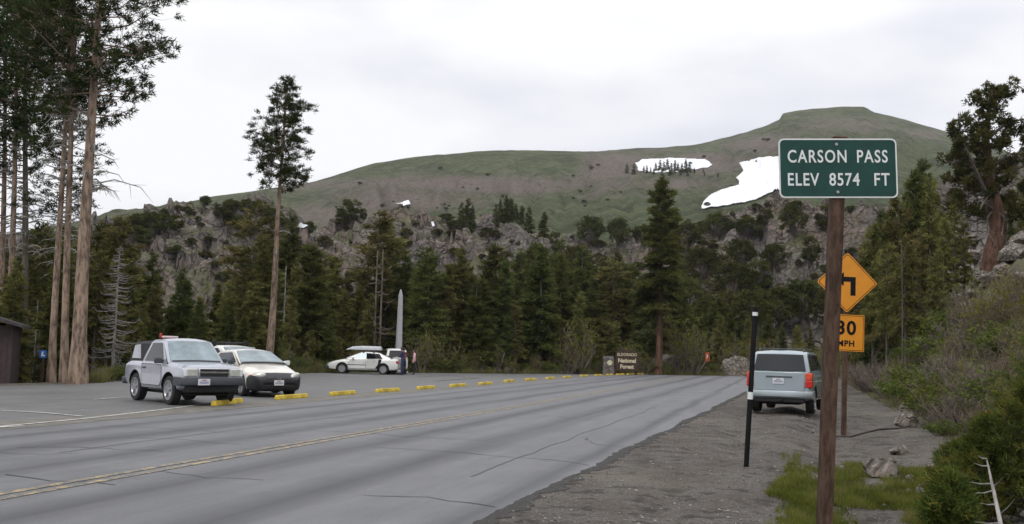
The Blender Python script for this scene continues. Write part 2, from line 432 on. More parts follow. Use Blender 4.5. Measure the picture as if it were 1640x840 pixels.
t.links.new(c, b.inputs['Base Color']); b.inputs['Roughness'].default_value = 1; b.inputs['Specular IOR Level'].default_value = .1
t.links.new(q.bump(q.math('ADD', n1, q.math('MULTIPLY', n2, .5)), 1.0, 9), b.inputs['Normal'])
hme = gmesh('hill', hv, hf, M_hill); a_ = hme.attributes.new('bare', 'FLOAT', 'POINT'); a_.data.foreach_set('value', hw)
tag(link('hill', hme), kind='structure')

BV_G = BVHTree.FromPolygons(gv, gf); BV_R = BVHTree.FromPolygons(rv, rf); BV_H = BVHTree.FromPolygons(hv, hf)
def hit(px, py, bv=(BV_G, BV_R, BV_H)):
    d = ray(px, py); best = None
    for t_ in bv:
        h = t_.ray_cast(CAM, d)
        if h[0] is not None and (best is None or h[3] < best[1]): best = (h[0], h[3])
    return best
def surf(x, y):      # height of the land at x, y
    z = -99
    for t_ in (BV_G, BV_R, BV_H):
        h = t_.ray_cast(Vector((x, y, 900)), Vector((0, 0, -1)))
        if h[0] is not None: z = max(z, h[0].z)
    return z if z > -90 else 0

# ---- snow
M_snow = simple('old_snow', (.74, .75, .78), .8, var=.10, scale=.09, bump=.2)
def snow(poly, label, lift=.8, step=3):
    xs = [p[0] for p in poly]; ys = [p[1] for p in poly]
    nx = max(4, int((max(xs) - min(xs)) / step)); ny = max(4, int((max(ys) - min(ys)) / (step * .6)))
    def inside(x, y):
        c_ = False; j = len(poly) - 1
        for i in range(len(poly)):
            (xi, yi), (xj, yj) = poly[i], poly[j]
            if (yi > y) != (yj > y) and x < (xj - xi) * (y - yi) / (yj - yi) + xi: c_ = not c_
            j = i
        return c_
    m = MB(); idx = {}; 
    for j in range(ny + 1):
        for i in range(nx + 1):
            x = min(xs) + (max(xs) - min(xs)) * i / nx; y = min(ys) + (max(ys) - min(ys)) * j / ny
            jx = x + N.noise(Vector((x * .09, y * .09, 1))) * 2.5; jy = y + N.noise(Vector((x * .09, y * .09, 8))) * 1.5
            if inside(jx, jy):
                h = hit(x, y, (BV_H, BV_R))
                if h: idx[i, j] = len(m.v); m.v.append(tuple(h[0] + Vector((0, 0, lift))))
    for (i, j) in list(idx):
        if (i + 1, j) in idx and (i, j + 1) in idx and (i + 1, j + 1) in idx:
            m.f.append((idx[i, j], idx[i, j + 1], idx[i + 1, j + 1], idx[i + 1, j])); m.m.append(0)
    o = m.build('snow_patch', M_snow, smooth=60, fixn=False)
    return tag(o, label, 'snow patch')
snow([(1016, 262), (1030, 256), (1080, 254), (1130, 256), (1143, 265), (1135, 270), (1115, 273), (1100, 272), (1085, 278), (1050, 278), (1022, 276)], 'flat white snow patch high on the hillside with small firs standing in it', .6, 1.3)
snow([(1184, 262), (1215, 254), (1262, 250), (1300, 252), (1330, 262), (1320, 290), (1262, 304), (1232, 312), (1208, 324), (1170, 331), (1140, 335), (1121, 338), (1126, 325), (1138, 313), (1160, 304), (1184, 298), (1178, 286), (1190, 276)], 'large white snowfield running down the mountain behind the green sign', .7, 1.3)
snow([(632, 334), (640, 327), (655, 323), (657, 330), (645, 335)], 'small white snow patch on the brown slope above the rocks', .9, 1.2)
snow([(474, 369), (482, 363), (493, 368), (486, 372)], 'tiny white snow patch right of the lone pine crown base', .7, 1.0)
snow([(689, 360), (694, 358), (697, 366), (692, 368)], 'tiny snow speck among the grey cliff rocks', .5, .8)

# ------------------------------------------------------------------ road, car park, markings
def asphalt(name, base, track=True):
    m, t, b = newmat(name); q = NT(t); v = q.obj(); x = q.n('ShaderNodeSeparateXYZ', {0: v}).outputs[0]
    g = q.noise(v, 55, 3, .7); st = q.noise(q.map(v, (1.1, .035, 1)), 1.6, 5, .6); big = q.noise(v, .35, 5, .6)
    c = q.mix(q.ramp(g, [(.3, 0), (.7, 1)]), tuple(k * .70 for k in base), tuple(k * 1.32 for k in base))
    c = q.mix(q.ramp(big, [(.36, .55), (.60, 0)]), c, tuple(k * .55 for k in base))
    c = q.mix(q.ramp(q.noise(q.map(v, (1, .3, 1)), 1.7, 6, .75), [(.40, .45), (.58, 0)]), c, tuple(k * .58 for k in base))
    c = q.mix(q.ramp(q.noise(v, 9, 4, .8), [(.60, 0), (.68, .35)]), c, tuple(k * 1.5 for k in base))
    wet = q.ramp(big, [(.35, .50), (.7, .66)])
    if track:
        wob = q.math('MULTIPLY', q.math('SUBTRACT', q.noise(q.map(v, (.0, .12, 1)), 1, 2), .5), .5)
        xx = q.math('ADD', x, wob); f = None
        for cx_, wd in ((.95, .34), (2.55, .36), (-1.35, .3), (-3.0, .4), (-4.4, .2), (4.5, .18)):
            d = q.math('ABSOLUTE', q.math('SUBTRACT', xx, cx_)); k = q.ramp(d, [(0, 1), (min(.98, wd * 1.5), 0)])
            f = k if f is None else q.math('MAXIMUM', f, k)
        f = q.math('MULTIPLY', f, q.ramp(st, [(.30, .35), (.58, 1)]))
        c = q.mix(q.math('MULTIPLY', f, .9), c, tuple(k * .30 for k in base))
        c = q.mix(q.ramp(st, [(.52, 0), (.72, .4)]), c, tuple(k * 1.3 for k in base))
        wet = q.math('ADD', wet, q.math('MULTIPLY', f, .12))
    else:
        c = q.mix(q.ramp(st, [(.5, 0), (.7, .3)]), c, tuple(k * .7 for k in base))
    t.links.new(c, b.inputs['Base Color']); t.links.new(wet, b.inputs['Roughness']); b.inputs['Specular IOR Level'].default_value = .38
    t.links.new(q.bump(g, .5, .006), b.inputs['Normal']); return m
M_road = asphalt('worn_wet_asphalt', (.146, .147, .154))
M_lot = asphalt('car_park_asphalt', (.140, .138, .136), False)
M_strip = simple('gritty_gutter_asphalt', (.128, .118, .098), .7, var=.3, scale=3, bump=.4)
rroot = lambda name, me: (lambda o: (setattr(o, 'location', RO), setattr(o, 'rotation_euler', (0, 0, -R(ROADQ))), tag(o, kind='structure'))[2])(link(name, me))
def loc2w(lat, v): return road_xy(lat, v)
def rgrid(latf, vs, nl, z=0, skirt=True):
    v = []; f = []
    for s_ in vs:
        a, b_ = latf(s_)
        for k in range(nl + 1):
            la = a + (b_ - a) * k / nl; x, y = loc2w(la, s_); v.append((la, s_, Gz(x, y) * (1 if hypot(x, y) > 60 else 0) + z))
        if skirt: v.append((b_ + .03, s_, -.07 + z)); 
    w_ = nl + 1 + (1 if skirt else 0)
    for i in range(len(vs) - 1):
        for k in range(w_ - 1): f.append((i * w_ + k, i * w_ + k + 1, (i + 1) * w_ + k + 1, (i + 1) * w_ + k))
    return v, f
def edge_lat(v):
    x, y = loc2w(4.4, v); la = 4.4
    for _ in range(3):
        x, y = loc2w(la, v); la -= road_s(x, y)
    return la + .13 * N.noise(Vector((v * .35, 0, 2))) + .05 * N.fractal(Vector((v * 3.1, 0, 7)), .8, 2, 3)
vs = [-20 + i * .08 for i in range(0, 1760)]; vs = [s_ for s_ in vs if s_ < 116]
def far_end(v): return v
v, f = rgrid(lambda s_: (lotline(s_), edge_lat(s_)), vs, 12)
rroot('road', gmesh('road', v, f, M_road, False))
# broken dark edge of the pavement
v, f = rgrid(lambda s_: (edge_lat(s_) - .02, edge_lat(s_) + .15 + .20 * N.fractal(Vector((s_ * 1.3, 4, 1)), .7, 2, 4)), vs, 3, .003, True)
M_edge = simple('crumbled_road_edge', (.040, .036, .033), .9, var=.5, scale=14, bump=1)
rroot('road_edge', gmesh('road_edge', v, f, M_edge, False))
# car park: from the lot line to the trees
v = []; f = []; nl = 26
vs2 = [-20 + i * 1.0 for i in range(0, 137)]
for s_ in vs2:
    b_ = lotline(s_) + .0
    # left limit: where the tree line begins
    la = b_; x, y = loc2w(la, s_)
    while la > -62:
        x, y = loc2w(la - .5, s_)
        if y > 0 and hypot(x, y) > lerp_tab(FT, px_of(x, y)) + .8 + N.noise(Vector((x * .3, y * .3, 0))) : break
        la -= .5
    for k in range(nl + 1):
        l2 = b_ + (la - b_) * k / nl; x, y = loc2w(l2, s_); v.append((l2, s_, -.001 if la != b_ else -.06))
    v.append((la - .05, s_, -.08))
for i in range(len(vs2) - 1):
    for k in range(nl + 1): f.append((i * (nl + 2) + k, (i + 1) * (nl + 2) + k, (i + 1) * (nl + 2) + k + 1, i * (nl + 2) + k + 1))
rroot('parking_lot', gmesh('parking_lot', v, f, M_lot, False))
v, f = rgrid(lambda s_: (lotline(s_) - 1.25 - .12 * N.noise(Vector((s_ * .7, 1, 1))), lotline(s_) + .12 * N.noise(Vector((s_ * .9, 3, 1)))), [s_ for s_ in vs if s_ > 3 and s_ < 100], 3, .004, False)
rroot('gutter_strip', gmesh('gutter_strip', v, f, M_strip, False))
# markings
def paint(name, col, wear):
    m, t, b = newmat(name); q = NT(t); v = q.obj(); n = q.noise(v, 7, 5, .75)
    c = q.mix(q.ramp(n, [(wear - .05, 1), (wear + .07, 0)]), col, (.115, .11, .105)); t.links.new(c, b.inputs['Base Color']); b.inputs['Roughness'].default_value = .6; return m
M_yel = paint('worn_yellow_paint', (.40, .29, .14), .525); M_wht = paint('worn_white_paint', (.55, .54, .50), .44)
def strip(name, lat, wd, v0, v1, mat, z=.006, st=.4):
    vs_ = [v0 + i * st for i in range(int((v1 - v0) / st) + 1)]
    v, f = rgrid(lambda s_: (lat(s_) - wd / 2, lat(s_) + wd / 2), vs_, 1, z, False)
    return rroot(name, gmesh(name, v, f, mat, False))
cl = lambda s_: .04 * N.noise(Vector((s_ * .1, 0, 0)))
strip('road_marking', lambda s_: cl(s_) - .11, .11, -15, 112, M_yel); strip('road_marking', lambda s_: cl(s_) + .11, .11, -15, 112, M_yel)
def pxline(name, pts, wd, mat, z=.006):
    P = [gp(*p, z) for p in pts]; m = MB()
    # resample
    Q = []
    for a, b_ in zip(P, P[1:]):
        n = max(2, int((b_ - a).length / .25))
        for i in range(n): Q.append(a.lerp(b_, i / n))
    Q.append(P[-1]); v = []; 
    for i, p in enumerate(Q):
        d = (Q[min(i + 1, len(Q) - 1)] - Q[max(i - 1, 0)]).normalized(); s_ = Vector((-d.y, d.x, 0))
        jit = Vector((N.noise(p * 2.3), N.noise(p * 2.3 + Vector((5, 5, 5))), 0)) * .16 if mat is M_crack else Vector()
        ww = wd * (.45 + .9 * abs(N.noise(p * 2))) if mat is M_crack else wd
        v += [tuple(p + jit - s_ * ww / 2), tuple(p + jit + s_ * ww / 2)]
    me = bpy.data.meshes.new(name); me.from_pydata(v, [], [(2 * i, 2 * i + 1, 2 * i + 3, 2 * i + 2) for i in range(len(Q) - 1)]); me.materials.append(mat)
    return tag(link(name, me), kind='structure')
M_crack = simple('tarred_crack', (.030, .030, .032), .5, var=.3)
pxline('parking_line', [(-30, 685), (0, 683), (120, 672), (220, 661), (300, 651), (345, 644)], .10, M_wht, .012)
pxline('parking_line', [(-40, 654), (0, 657), (70, 661), (135, 667)], .10, M_wht, .012)
pxline('parking_line', [(-40, 684), (-10, 685), (35, 682)], .18, M_wht, .014)
pxline('parking_line', [(150, 640), (200, 636)], .10, M_wht, .012)
for pts in ([(600, 716), (700, 722), (790, 730), (880, 737), (948, 745)], [(592, 793), (680, 797), (760, 806), (800, 812)], [(160, 682), (230, 684), (300, 689), (352, 691)],
            [(30, 716), (120, 716), (250, 722)], [(380, 662), (460, 664), (530, 668), (600, 672)], [(640, 700), (720, 702), (780, 705)], [(898, 668), (925, 671), (952, 672)],
            [(300, 640), (460, 650), (560, 652)], [(0, 725), (60, 728), (130, 726)], [(690, 690), (750, 693)], [(1000, 652), (1060, 655)], [(240, 752), (330, 765), (420, 768)], [(150, 640), (300, 655)][:0], [(500, 690), (580, 693), (650, 700)], [(820, 660), (860, 664), (905, 668)], [(760, 640), (830, 645)], [(960, 632), (1020, 635)], [(0, 760), (90, 770), (200, 776)], [(930, 700), (960, 712), (1010, 716)], [(210, 700), (300, 704), (380, 712)]):
    if pts: pxline('pavement_crack', pts, .034, M_crack, .005)
for la_, a_, b_ in ((-2.25, 14, 60), (3.6, 14, 34), (-3.9, 26, 70)):
    strip('pavement_seam', lambda s_, la_=la_: la_ + .12 * N.noise(Vector((s_ * .5, la_, 0))) + .03 * N.noise(Vector((s_ * 4, la_, 0))),   .020, a_, b_, M_crack, .0045, .2)
for pts in ([(672, 603), (715, 602), (745, 603)], [(698, 610), (735, 608), (768, 606)]):
    pxline('pavement_patch', pts, .45, M_crack, .006)
#@@PART2
# ------------------------------------------------------------------ signs and posts
def leaning(o, ax, ay): o.rotation_euler = (ay, ax, 0)
M_green = simple('green_sign_face', (.003, .044, .034), .5, var=.2, scale=5, spec=.35)
M_wsign = simple('white_sign_legend', (.66, .68, .67), .5, var=.05)
M_alu = simple('galvanised_metal', (.36, .36, .37), .45, .6, var=.1)
M_amber = simple('amber_sign_face', (.62, .235, .008), .45, var=.07, scale=4)
M_black = simple('black_paint', (.007, .007, .008), .8, var=.2, spec=.15)
def text(name, s, size, mat, parent, loc, rot=(R(90), 0, 0), sx=1, bold=0, ext=.001, align='CENTER', space=1.0):
    cu = bpy.data.curves.new(name, 'FONT'); cu.body = s; cu.size = size; cu.align_x = align; cu.align_y = 'CENTER'; cu.extrude = ext; cu.offset = bold; cu.space_character = space; cu.resolution_u = 5
    to = bpy.data.objects.new(name, cu); COL.objects.link(to)
    bpy.context.view_layer.update()
    me = bpy.data.meshes.new_from_object(to.evaluated_get(bpy.context.evaluated_depsgraph_get()))
    bpy.data.objects.remove(to); bpy.data.curves.remove(cu)
    me.materials.clear(); me.materials.append(mat)
    o = link(name, me, parent, loc); o.rotation_euler = rot; o.scale = (sx, 1, 1); return o
def rrect(w_, h_, r, n=5):
    p = []
    for cx_, cz, a0 in ((w_ / 2 - r, h_ / 2 - r, 0), (-w_ / 2 + r, h_ / 2 - r, 90), (-w_ / 2 + r, -h_ / 2 + r, 180), (w_ / 2 - r, -h_ / 2 + r, 270)):
        for i in range(n + 1): a = R(a0 + 90 * i / n); p.append((cx_ + r * cos(a), cz + r * sin(a)))
    return p
# big elevation sign, post and board move together
D = 9.6
pt = at(1342, 223, D); pb = at(1319, 838, D)
gz_ = surf(pb.x, pb.y); base = Vector((pb.x, D, gz_ - .02))
H = pt.z - base.z; lean = atan2(pt.x - pb.x, pt.z - pb.z)
s = thing('elevation_sign', 'green CARSON PASS ELEV 8574 FT sign on a tall brown wooden post', 'road sign', base); s.rotation_euler = (0, lean, 0)
m = MB(); m.box(-.060, .060, -.064, .064, -.3, H / cos(lean)); m.build('post', M_post, s, bevel=.008)
m = MB(); m.box(-.062, .062, -.066, .066, H / cos(lean) + .001, H / cos(lean) + .012); m.build('post_cap', M_barkr, s)
ctr = at(1342.5, 269.5, D - .08); rel = Vector(((ctr.x - base.x), 0, ctr.z - base.z)); hz = rel.length * cos(atan2(rel.x, rel.z) - lean); hx = rel.length * sin(atan2(rel.x, rel.z) - lean)
pw = (at(1437, 269, D - .08) - at(1247.5, 269, D - .08)).x; ph = (at(1342, 222, D - .08) - at(1342, 317, D - .08)).z
brd = thing('sign_board', None, None); brd.parent = s; brd.location = (hx, -.075, hz); brd.rotation_euler = (0, -lean + R(1.2) * 0 + R(1.5), 0)
bpy.data.objects.remove(brd)
m = MB(); m.prism(rrect(pw, ph, .05), -.006, 0); board = m.build('sign_board', M_wsign, s, loc=(hx, -.070, hz)); board.rotation_euler = (0, R(-1.5) - lean, 0)
m = MB(); m.prism(rrect(pw - .028, ph - .028, .04), -.0085, -.0062); m.build('green_face', M_green, board)
text('lettering', 'CARSON', .168, M_wsign, board, (-.195, -.011, .105), sx=.76, bold=.0024, space=1.16)
text('lettering', 'PASS', .168, M_wsign, board, (.322, -.011, .105), sx=.76, bold=.0024, space=1.16)
text('lettering', 'ELEV', .168, M_wsign, board, (-.335, -.011, -.115), sx=.78, bold=.0024, space=1.13)
text('lettering', '8574', .168, M_wsign, board, (.055, -.011, -.115), sx=.80, bold=.0024, space=1.10)
text('lettering', 'FT', .168, M_wsign, board, (.405, -.011, -.115), sx=.80, bold=.0024, space=1.13)
for z_ in (ph / 2 - .055, -ph / 2 + .055):
    m = MB(); m.lathe([(-.014, .004), (-.014, .013), (-.0087, .015)], 14, axis='x'); bo = m.build('bolt', M_alu, board, smooth=40, loc=(-.01, 0, z_)); bo.rotation_euler = (0, 0, R(90)); bo.location = (-.01, -.0005, z_)

# warning sign, left turn, 30 mph
D = 23.0
pb = gp(1351, 686); D = pb.y; ct = at(1357, 451, D - .1)
gz_ = surf(pb.x, pb.y)
s = thing('warning_sign', 'amber diamond left turn sign above a 30 MPH plate on a slim brown post', 'road sign', (pb.x, pb.y, gz_ - .02)); lean = R(1.2); s.rotation_euler = (0, lean, 0)
HT_ = at(1355, 410, D).z - gz_
m = MB(); m.box(-.05, .05, -.05, .05, -.3, HT_); m.build('post', M_post, s, bevel=.006)
def on_s(px, py):
    p = at(px, py, D - .06); dx = p.x - pb.x; dz = p.z - gz_; return dx * cos(lean) - dz * sin(lean), dx * sin(lean) + dz * cos(lean)
cx_, cz_ = on_s(1357, 451.5); hd = (at(1405.5, 451, D) - at(1308.5, 451, D)).x / 2
def rot45(poly): return [((x - z) * .7071, (x + z) * .7071) for x, z in poly]
a_ = hd * 1.4142
m = MB(); m.prism(rot45(rrect(a_, a_, .05)), -.006, 0); pl = m.build('diamond_panel', M_amber, s, loc=(cx_, -.053, cz_))
bo_ = rot45(rrect(a_ - .05, a_ - .05, .04)); bi_ = rot45(rrect(a_ - .075, a_ - .075, .035)); n_ = len(bo_)
def frame_mb(bo_, bi_, y):
    m = MB(); n_ = len(bo_); m.add([(x, y, z) for x, z in bo_] + [(x, y, z) for x, z in bi_], [(i, (i + 1) % n_, (i + 1) % n_ + n_, i + n_) for i in range(n_)]); return m
frame_mb(bo_, bi_, -.0085).build('border', M_black, pl)
k = a_ / .97
arrow = [(.19, -.29), (.19, .13), (-.08, .13), (-.08, .23), (-.30, .075), (-.08, -.08), (-.08, .02), (.075, .02), (.075, -.29)]
m = MB(); m.prism([(x * k, z * k) for x, z in arrow], -.010, -.0065); m.build('turn_arrow', M_black, pl)
cx_, cz_ = on_s(1355, 532); hw_ = (at(1384, 532, D) - at(1326, 532, D)).x; hh = (at(1355, 503, D) - at(1355, 561.5, D)).z
m = MB(); m.prism(rrect(hw_, hh, .035), -.006, 0); pl = m.build('speed_plate', M_amber, s, loc=(cx_, -.053, cz_))
frame_mb(rrect(hw_ - .04, hh - .04, .03), rrect(hw_ - .062, hh - .062, .025), -.0085).build('border', M_black, pl)
text('lettering', '30', .44, M_black, pl, (0, -.011, .10), sx=1.0, bold=.012, space=1.1)
text('lettering', 'MPH', .19, M_black, pl, (0, -.011, -.25), sx=1.0, bold=.006, space=1.1)

# snow poles
def snow_pole(name_label, bx, by, tx, ty, wpx=8.2, bands=True):
    b_ = gp(bx, by); t_ = at(tx, ty, b_.y); gz_ = surf(b_.x, b_.y); r = wpx / 1640 * b_.y / 2
    s = thing('snow_pole', name_label, 'marker pole', (b_.x, b_.y, gz_)); l = t_.z - gz_; s.rotation_euler = (0, atan2(t_.x - b_.x, l), 0)
    m = MB(); m.lathe([(-.3, r), (l - .02, r), (l, r * .8)], 14, axis='z'); m.build('pole', M_black, s, smooth=40)
    if bands:
        for a, c in ((.945, .968), (.42, .465)) if b_.y < 30 else ((.95, .98),):
            m = MB(); m.lathe([(l * a, r + .003), (l * c, r + .003)], 14, axis='z'); m.build('reflective_band', M_wsign, s, smooth=40)
    return s
snow_pole('tall black snow pole with white bands leaning beside the parked green SUV', 1195, 745, 1210, 492)
snow_pole('black snow pole far along the verge behind the 30 MPH plate', 1401, 606, 1402, 536, 5)
# national forest sign with stone pillar
M_brown = simple('brown_routed_wood', (.050, .028, .018), .8, var=.25, scale=8)
M_cream = simple('cream_lettering', (.62, .55, .38), .6, var=.1)
M_stone = rockmat('stone_masonry', (.16, .15, .14), (.30, .28, .26), 0, 9)
D = 86.0
def wx(px, py, D): p = at(px, py, D); return p.x, p.z
x0, zb_ = wx(985, 597, D); x1, zt_ = wx(1023, 561, D); xc = (x0 + x1) / 2; g_ = surf(xc, D)
s = thing('forest_sign', 'brown wooden sign reading ELDORADO National Forest by the tree line', 'sign', (xc, D, g_)); wv_ = x1 - x0; hv_ = zt_ - g_
m = MB(); m.prism([(-wv_ / 2, .35), (wv_ / 2 * .92, .35), (wv_ / 2, .7), (wv_ / 2 * .96, hv_ - .25), (wv_ / 2 * .6, hv_ - .02), (-wv_ / 2 * .4, hv_ - .06), (-wv_ / 2 * .95, hv_ - .2), (-wv_ / 2, hv_ * .5)], -.06, .06); bd = m.build('board', M_brown, s, bevel=.02)
for sx_ in (-1, 1):
    m = MB(); m.box(sx_ * wv_ * .38 - .08, sx_ * wv_ * .38 + .08, .065, .2, -.3, hv_ * .8); m.build('post', M_post, s)
text('lettering', 'ELDORADO', .34, M_cream, bd, (0, -.07, hv_ - .42), sx=.9, bold=.004)
text('lettering', 'National', .46, M_cream, bd, (0, -.07, hv_ - .92), sx=.95, bold=.016)
text('lettering', 'Forest', .46, M_cream, bd, (0, -.07, hv_ - 1.42), sx=.95, bold=.016)
def lumpy(name, mat, dims, seed, sub=3, rough=.16, flat=.35, parent=None, loc=(0, 0, 0), rz=0):
    bm = bmesh.new(); bmesh.ops.create_icosphere(bm, subdivisions=sub, radius=1); rp = random.Random(seed * 7 + 1)
    pl_ = []
    for _ in range(13):
        n_ = Vector((rp.gauss(0, 1), rp.gauss(0, 1), rp.gauss(0, .9))).normalized(); pl_.append((n_, rp.uniform(.50, .82)))
    for v_ in bm.verts:
        p = v_.co.normalized()
        for n_, d_ in pl_:
            e_ = p.dot(n_) - d_
            if e_ > 0: p = p - n_ * e_
        p = p * (1 + N.noise(p * 2.3 + Vector((seed, 0, 0))) * .14 + N.noise(p * 7 + Vector((seed, 2, 0))) * .035)
        v_.co = Vector((p.x * dims[0] * 1.25, p.y * dims[1] * 1.25, max(-flat, p.z * 1.25) * dims[2]))
    me = bpy.data.meshes.new(name); bm.to_mesh(me); bm.free(); me.materials.append(mat)
    me.polygons.foreach_set('use_smooth', [True] * len(me.polygons)); me.set_sharp_from_angle(angle=R(28))
    o = link(name, me, parent, loc); o.rotation_euler = (0, 0, rz); return o
def rocks_px(px, py, wpx, label, seed, hr=.7, group=None, cat='boulder', mat=None, dist=None, name='boulder'):
    h = hit(px, py, (BV_G, BV_R)); p = h[0]
    if dist: p = at(px, py, dist); p.z = surf(p.x, p.y)
    wd = wpx / 1640 * p.y / 2
    o = lumpy(name, mat or M_boul, (wd, wd * .8, wd * hr), seed, 3 if wpx < 30 else 4, loc=(p.x, p.y, p.z + wd * hr * .38), rz=seed)
    return tag(o, label, cat, group)
m = MB(); xx0 = wx(965, 580, D)[0] - xc; xx1 = wx(983, 580, D)[0] - xc; tz = wx(975, 571, D)[1] - g_
s2 = thing('stone_pillar', 'grey stone pillar with a pale round plaque left of the brown forest sign', 'pillar', (xc + (xx0 + xx1) / 2, D, g_)); pw_ = (xx1 - xx0) / 2
m.rings([[(-pw_ * k_, -.5 * k_, z), (pw_ * k_, -.5 * k_, z), (pw_ * k_, .5 * k_, z), (-pw_ * k_, .5 * k_, z)] for z, k_ in ((-.3, 1.08), (.4, 1.0), (tz - .1, .95), (tz, .8))]); m.build('shaft', M_stone, s2, bevel=.05)
m = MB(); m.lathe([(-.03, .02), (-.03, .2), (0, .22)], 20, axis='x'); pq = m.build('plaque', M_cream, s2, smooth=40, loc=(.08, -.53, tz - .55)); pq.rotation_euler = (0, 0, R(90))
# granite obelisk
D = 71.8; xb, _ = wx(637.5, 590, D); g_ = surf(xb, D); xt, zt_ = wx(641.3, 464, D)
M_gran = simple('pale_granite', (.36, .36, .38), .75, var=.12, scale=10, bump=.3)
s = thing('granite_monument', 'tall pale grey stone obelisk standing behind the white sedan', 'monument', (xb, D, g_), R(28)); hh = zt_ - g_
m = MB(); sq = lambda r, z: [(-r, -r, z), (r, -r, z), (r, r, z), (-r, r, z)]
m.rings([sq(.20, .35), sq(.12, hh - .45), sq(.04, hh)]); ob_ = m.build('shaft', M_gran, s, bevel=.012)
m = MB(); m.rings([sq(.55, -.3), sq(.55, .12), sq(.36, .14), sq(.34, .35)]); m.build('base', M_gran, s, bevel=.02)
s.rotation_euler = (0, 0, R(28))
# little roadside signs
def small_sign(label, px, pyb, pyt, ybase, D, poly, mat, extra=None, name='marker_sign', postm=None):
    x_, z_ = wx(px, (pyb + pyt) / 2, D); g_ = surf(x_, D)
    s = thing(name, label, 'sign', (x_, D, g_)); h_ = wx(px, pyt, D)[1] - g_
    m = MB(); m.box(-.04, .04, 0, .08, -.3, h_ - .03); m.build('post', postm or M_post, s)
    m = MB(); m.prism(poly, -.02, 0); p = m.build('panel', mat, s, loc=(0, -.003, z_ - g_))
    if extra: m = MB(); m.prism(extra[0], -.03, -.022); m.build('symbol', extra[1], p)
M_or = simple('orange_sign_face', (.75, .10, .02), .5, var=.05); M_blue = simple('blue_sign_face', (.02, .12, .42), .5, var=.05); M_red = simple('red_paint', (.35, .03, .02), .5)
small_sign('orange vertical panel with pale centre on a post at the road bend', 1133, 580, 564, 590, 93, rrect(.42, .85, .16), M_or, (rrect(.14, .45, .06), M_wsign))
small_sign('small blue sign with white symbol on a post among the left trunks', 69, 574, 561, 604, 39, rrect(.26, .30, .02), M_blue, ([(-.06, -.08), (.08, -.08), (.08, -.03), (0, -.02), (.03, .09), (-.03, .1), (-.05, 0)], M_wsign))
# brown shed at the left edge
M_shed = simple('dark_stained_boards', (.045, .028, .026), .75, var=.3, scale=5, bump=.4); M_shroof = simple('dark_shingle_roof', (.050, .045, .048), .85, var=.3, scale=9, bump=.6)
D = 36.8; xr, _ = wx(19, 560, D); g_ = 0
s = thing('wooden_shed', 'dark brown wooden shed with low roof at the left edge of the car park', 'shed', (xr, D, g_), R(21.5))
eave = wx(20, 521, D)[1]
m = MB(); m.box(-.55, 0, 0, 4, -.1, eave - .02)
for i in range(3): m.box(-.5 + i * .17, -.485 + i * .17, -.012, .001, 0, eave - .05)
m.build('wall', M_shed, s, bevel=.01)
m = MB(); m.box(-6, -.55, .9, 4, -.1, eave + .1); m.build('porch_wall', M_black, s)  # shade of the porch recess put into the wall as black
m = MB(); m.box(-.62, -.50, -.1, .02, -.1, eave - .03); m.build('post', M_barkr, s, bevel=.01)
m = MB(); m.prism([(.32, eave - .10), (.32, eave + .02), (-3.2, eave + 1.12), (-6.7, eave + .02), (-6.7, eave - .10), (-3.2, eave + .98)], -.5, 4.6); m.build('roof', M_shroof, s, bevel=.01)
bx0 = -1.15; bx1 = -.66; bz0 = wx(0, 561, D)[1]; bz1 = wx(0, 528, D)[1]
m = MB(); m.box(bx0, bx1, .84, .895, bz0, bz1); nb_ = m.build('notice_board', M_wsign, s)
m = MB(); m.box(bx0 + .02, bx1 - .02, .825, .838, bz1 - .22, bz1 - .05); m.build('red_notice', M_red, nb_)
m = MB(); m.box(bx0 + .02, bx1 - .02, .825, .838, bz0 + .25, bz1 - .28); m.build('green_notice', M_green, nb_)

# ------------------------------------------------------------------ wheel stops
M_stop = simple('yellow_painted_concrete', (.52, .38, .045), .85, var=.4, scale=4, bump=.4)
def stop_obj(first=[None]):
    if first[0] is None:
        m = MB(); sec = lambda k, x: [(x, -.08 * k, 0), (x, .08 * k, 0), (x, .075 * k, .05), (x, .055 * k, .125 * k + .0), (x, -.055 * k, .125 * k), (x, -.075 * k, .05)]
        m.rings([sec(.8, -.92), sec(1, -.88), sec(1, -.35), sec(.97, -.3), sec(1, -.25), sec(1, .4), sec(1, .88), sec(.8, .92)])
        first[0] = m.build('wheel_stop', M_stop, bevel=.012); return first[0]
    o = first[0].copy(); COL.objects.link(o); return o
stops = [gp(x, y) for x, y in ((364, 648), (467, 639), (549, 633), (621, 628), (682, 623.5), (733, 619.6), (777, 616.5))]
for x in (815, 850, 881, 908, 935): 
    d = ray(x, 610); k = d.x / d.y; Y = 15.16 / (.277 - k); stops.append(Vector((k * Y, Y, 0)))
for x, Y in ((958, 78), (976, 81), (993, 84), (1010, 86.5), (1026, 89), (1041, 91.5), (1056, 94)):
    d = ray(x, 604); stops.append(Vector((d.x / d.y * Y, Y, 0)))
ords = ['nearest yellow wheel stop, in front of the silver SUV', 'yellow wheel stop under the nose of the beige sedan', 'yellow wheel stop just right of the beige sedan, third along the line', 'fourth yellow wheel stop, below the white sedan and obelisk',
        'fifth yellow wheel stop, right of the woman in pink', 'sixth yellow wheel stop from the silver SUV', 'seventh yellow wheel stop from the silver SUV']
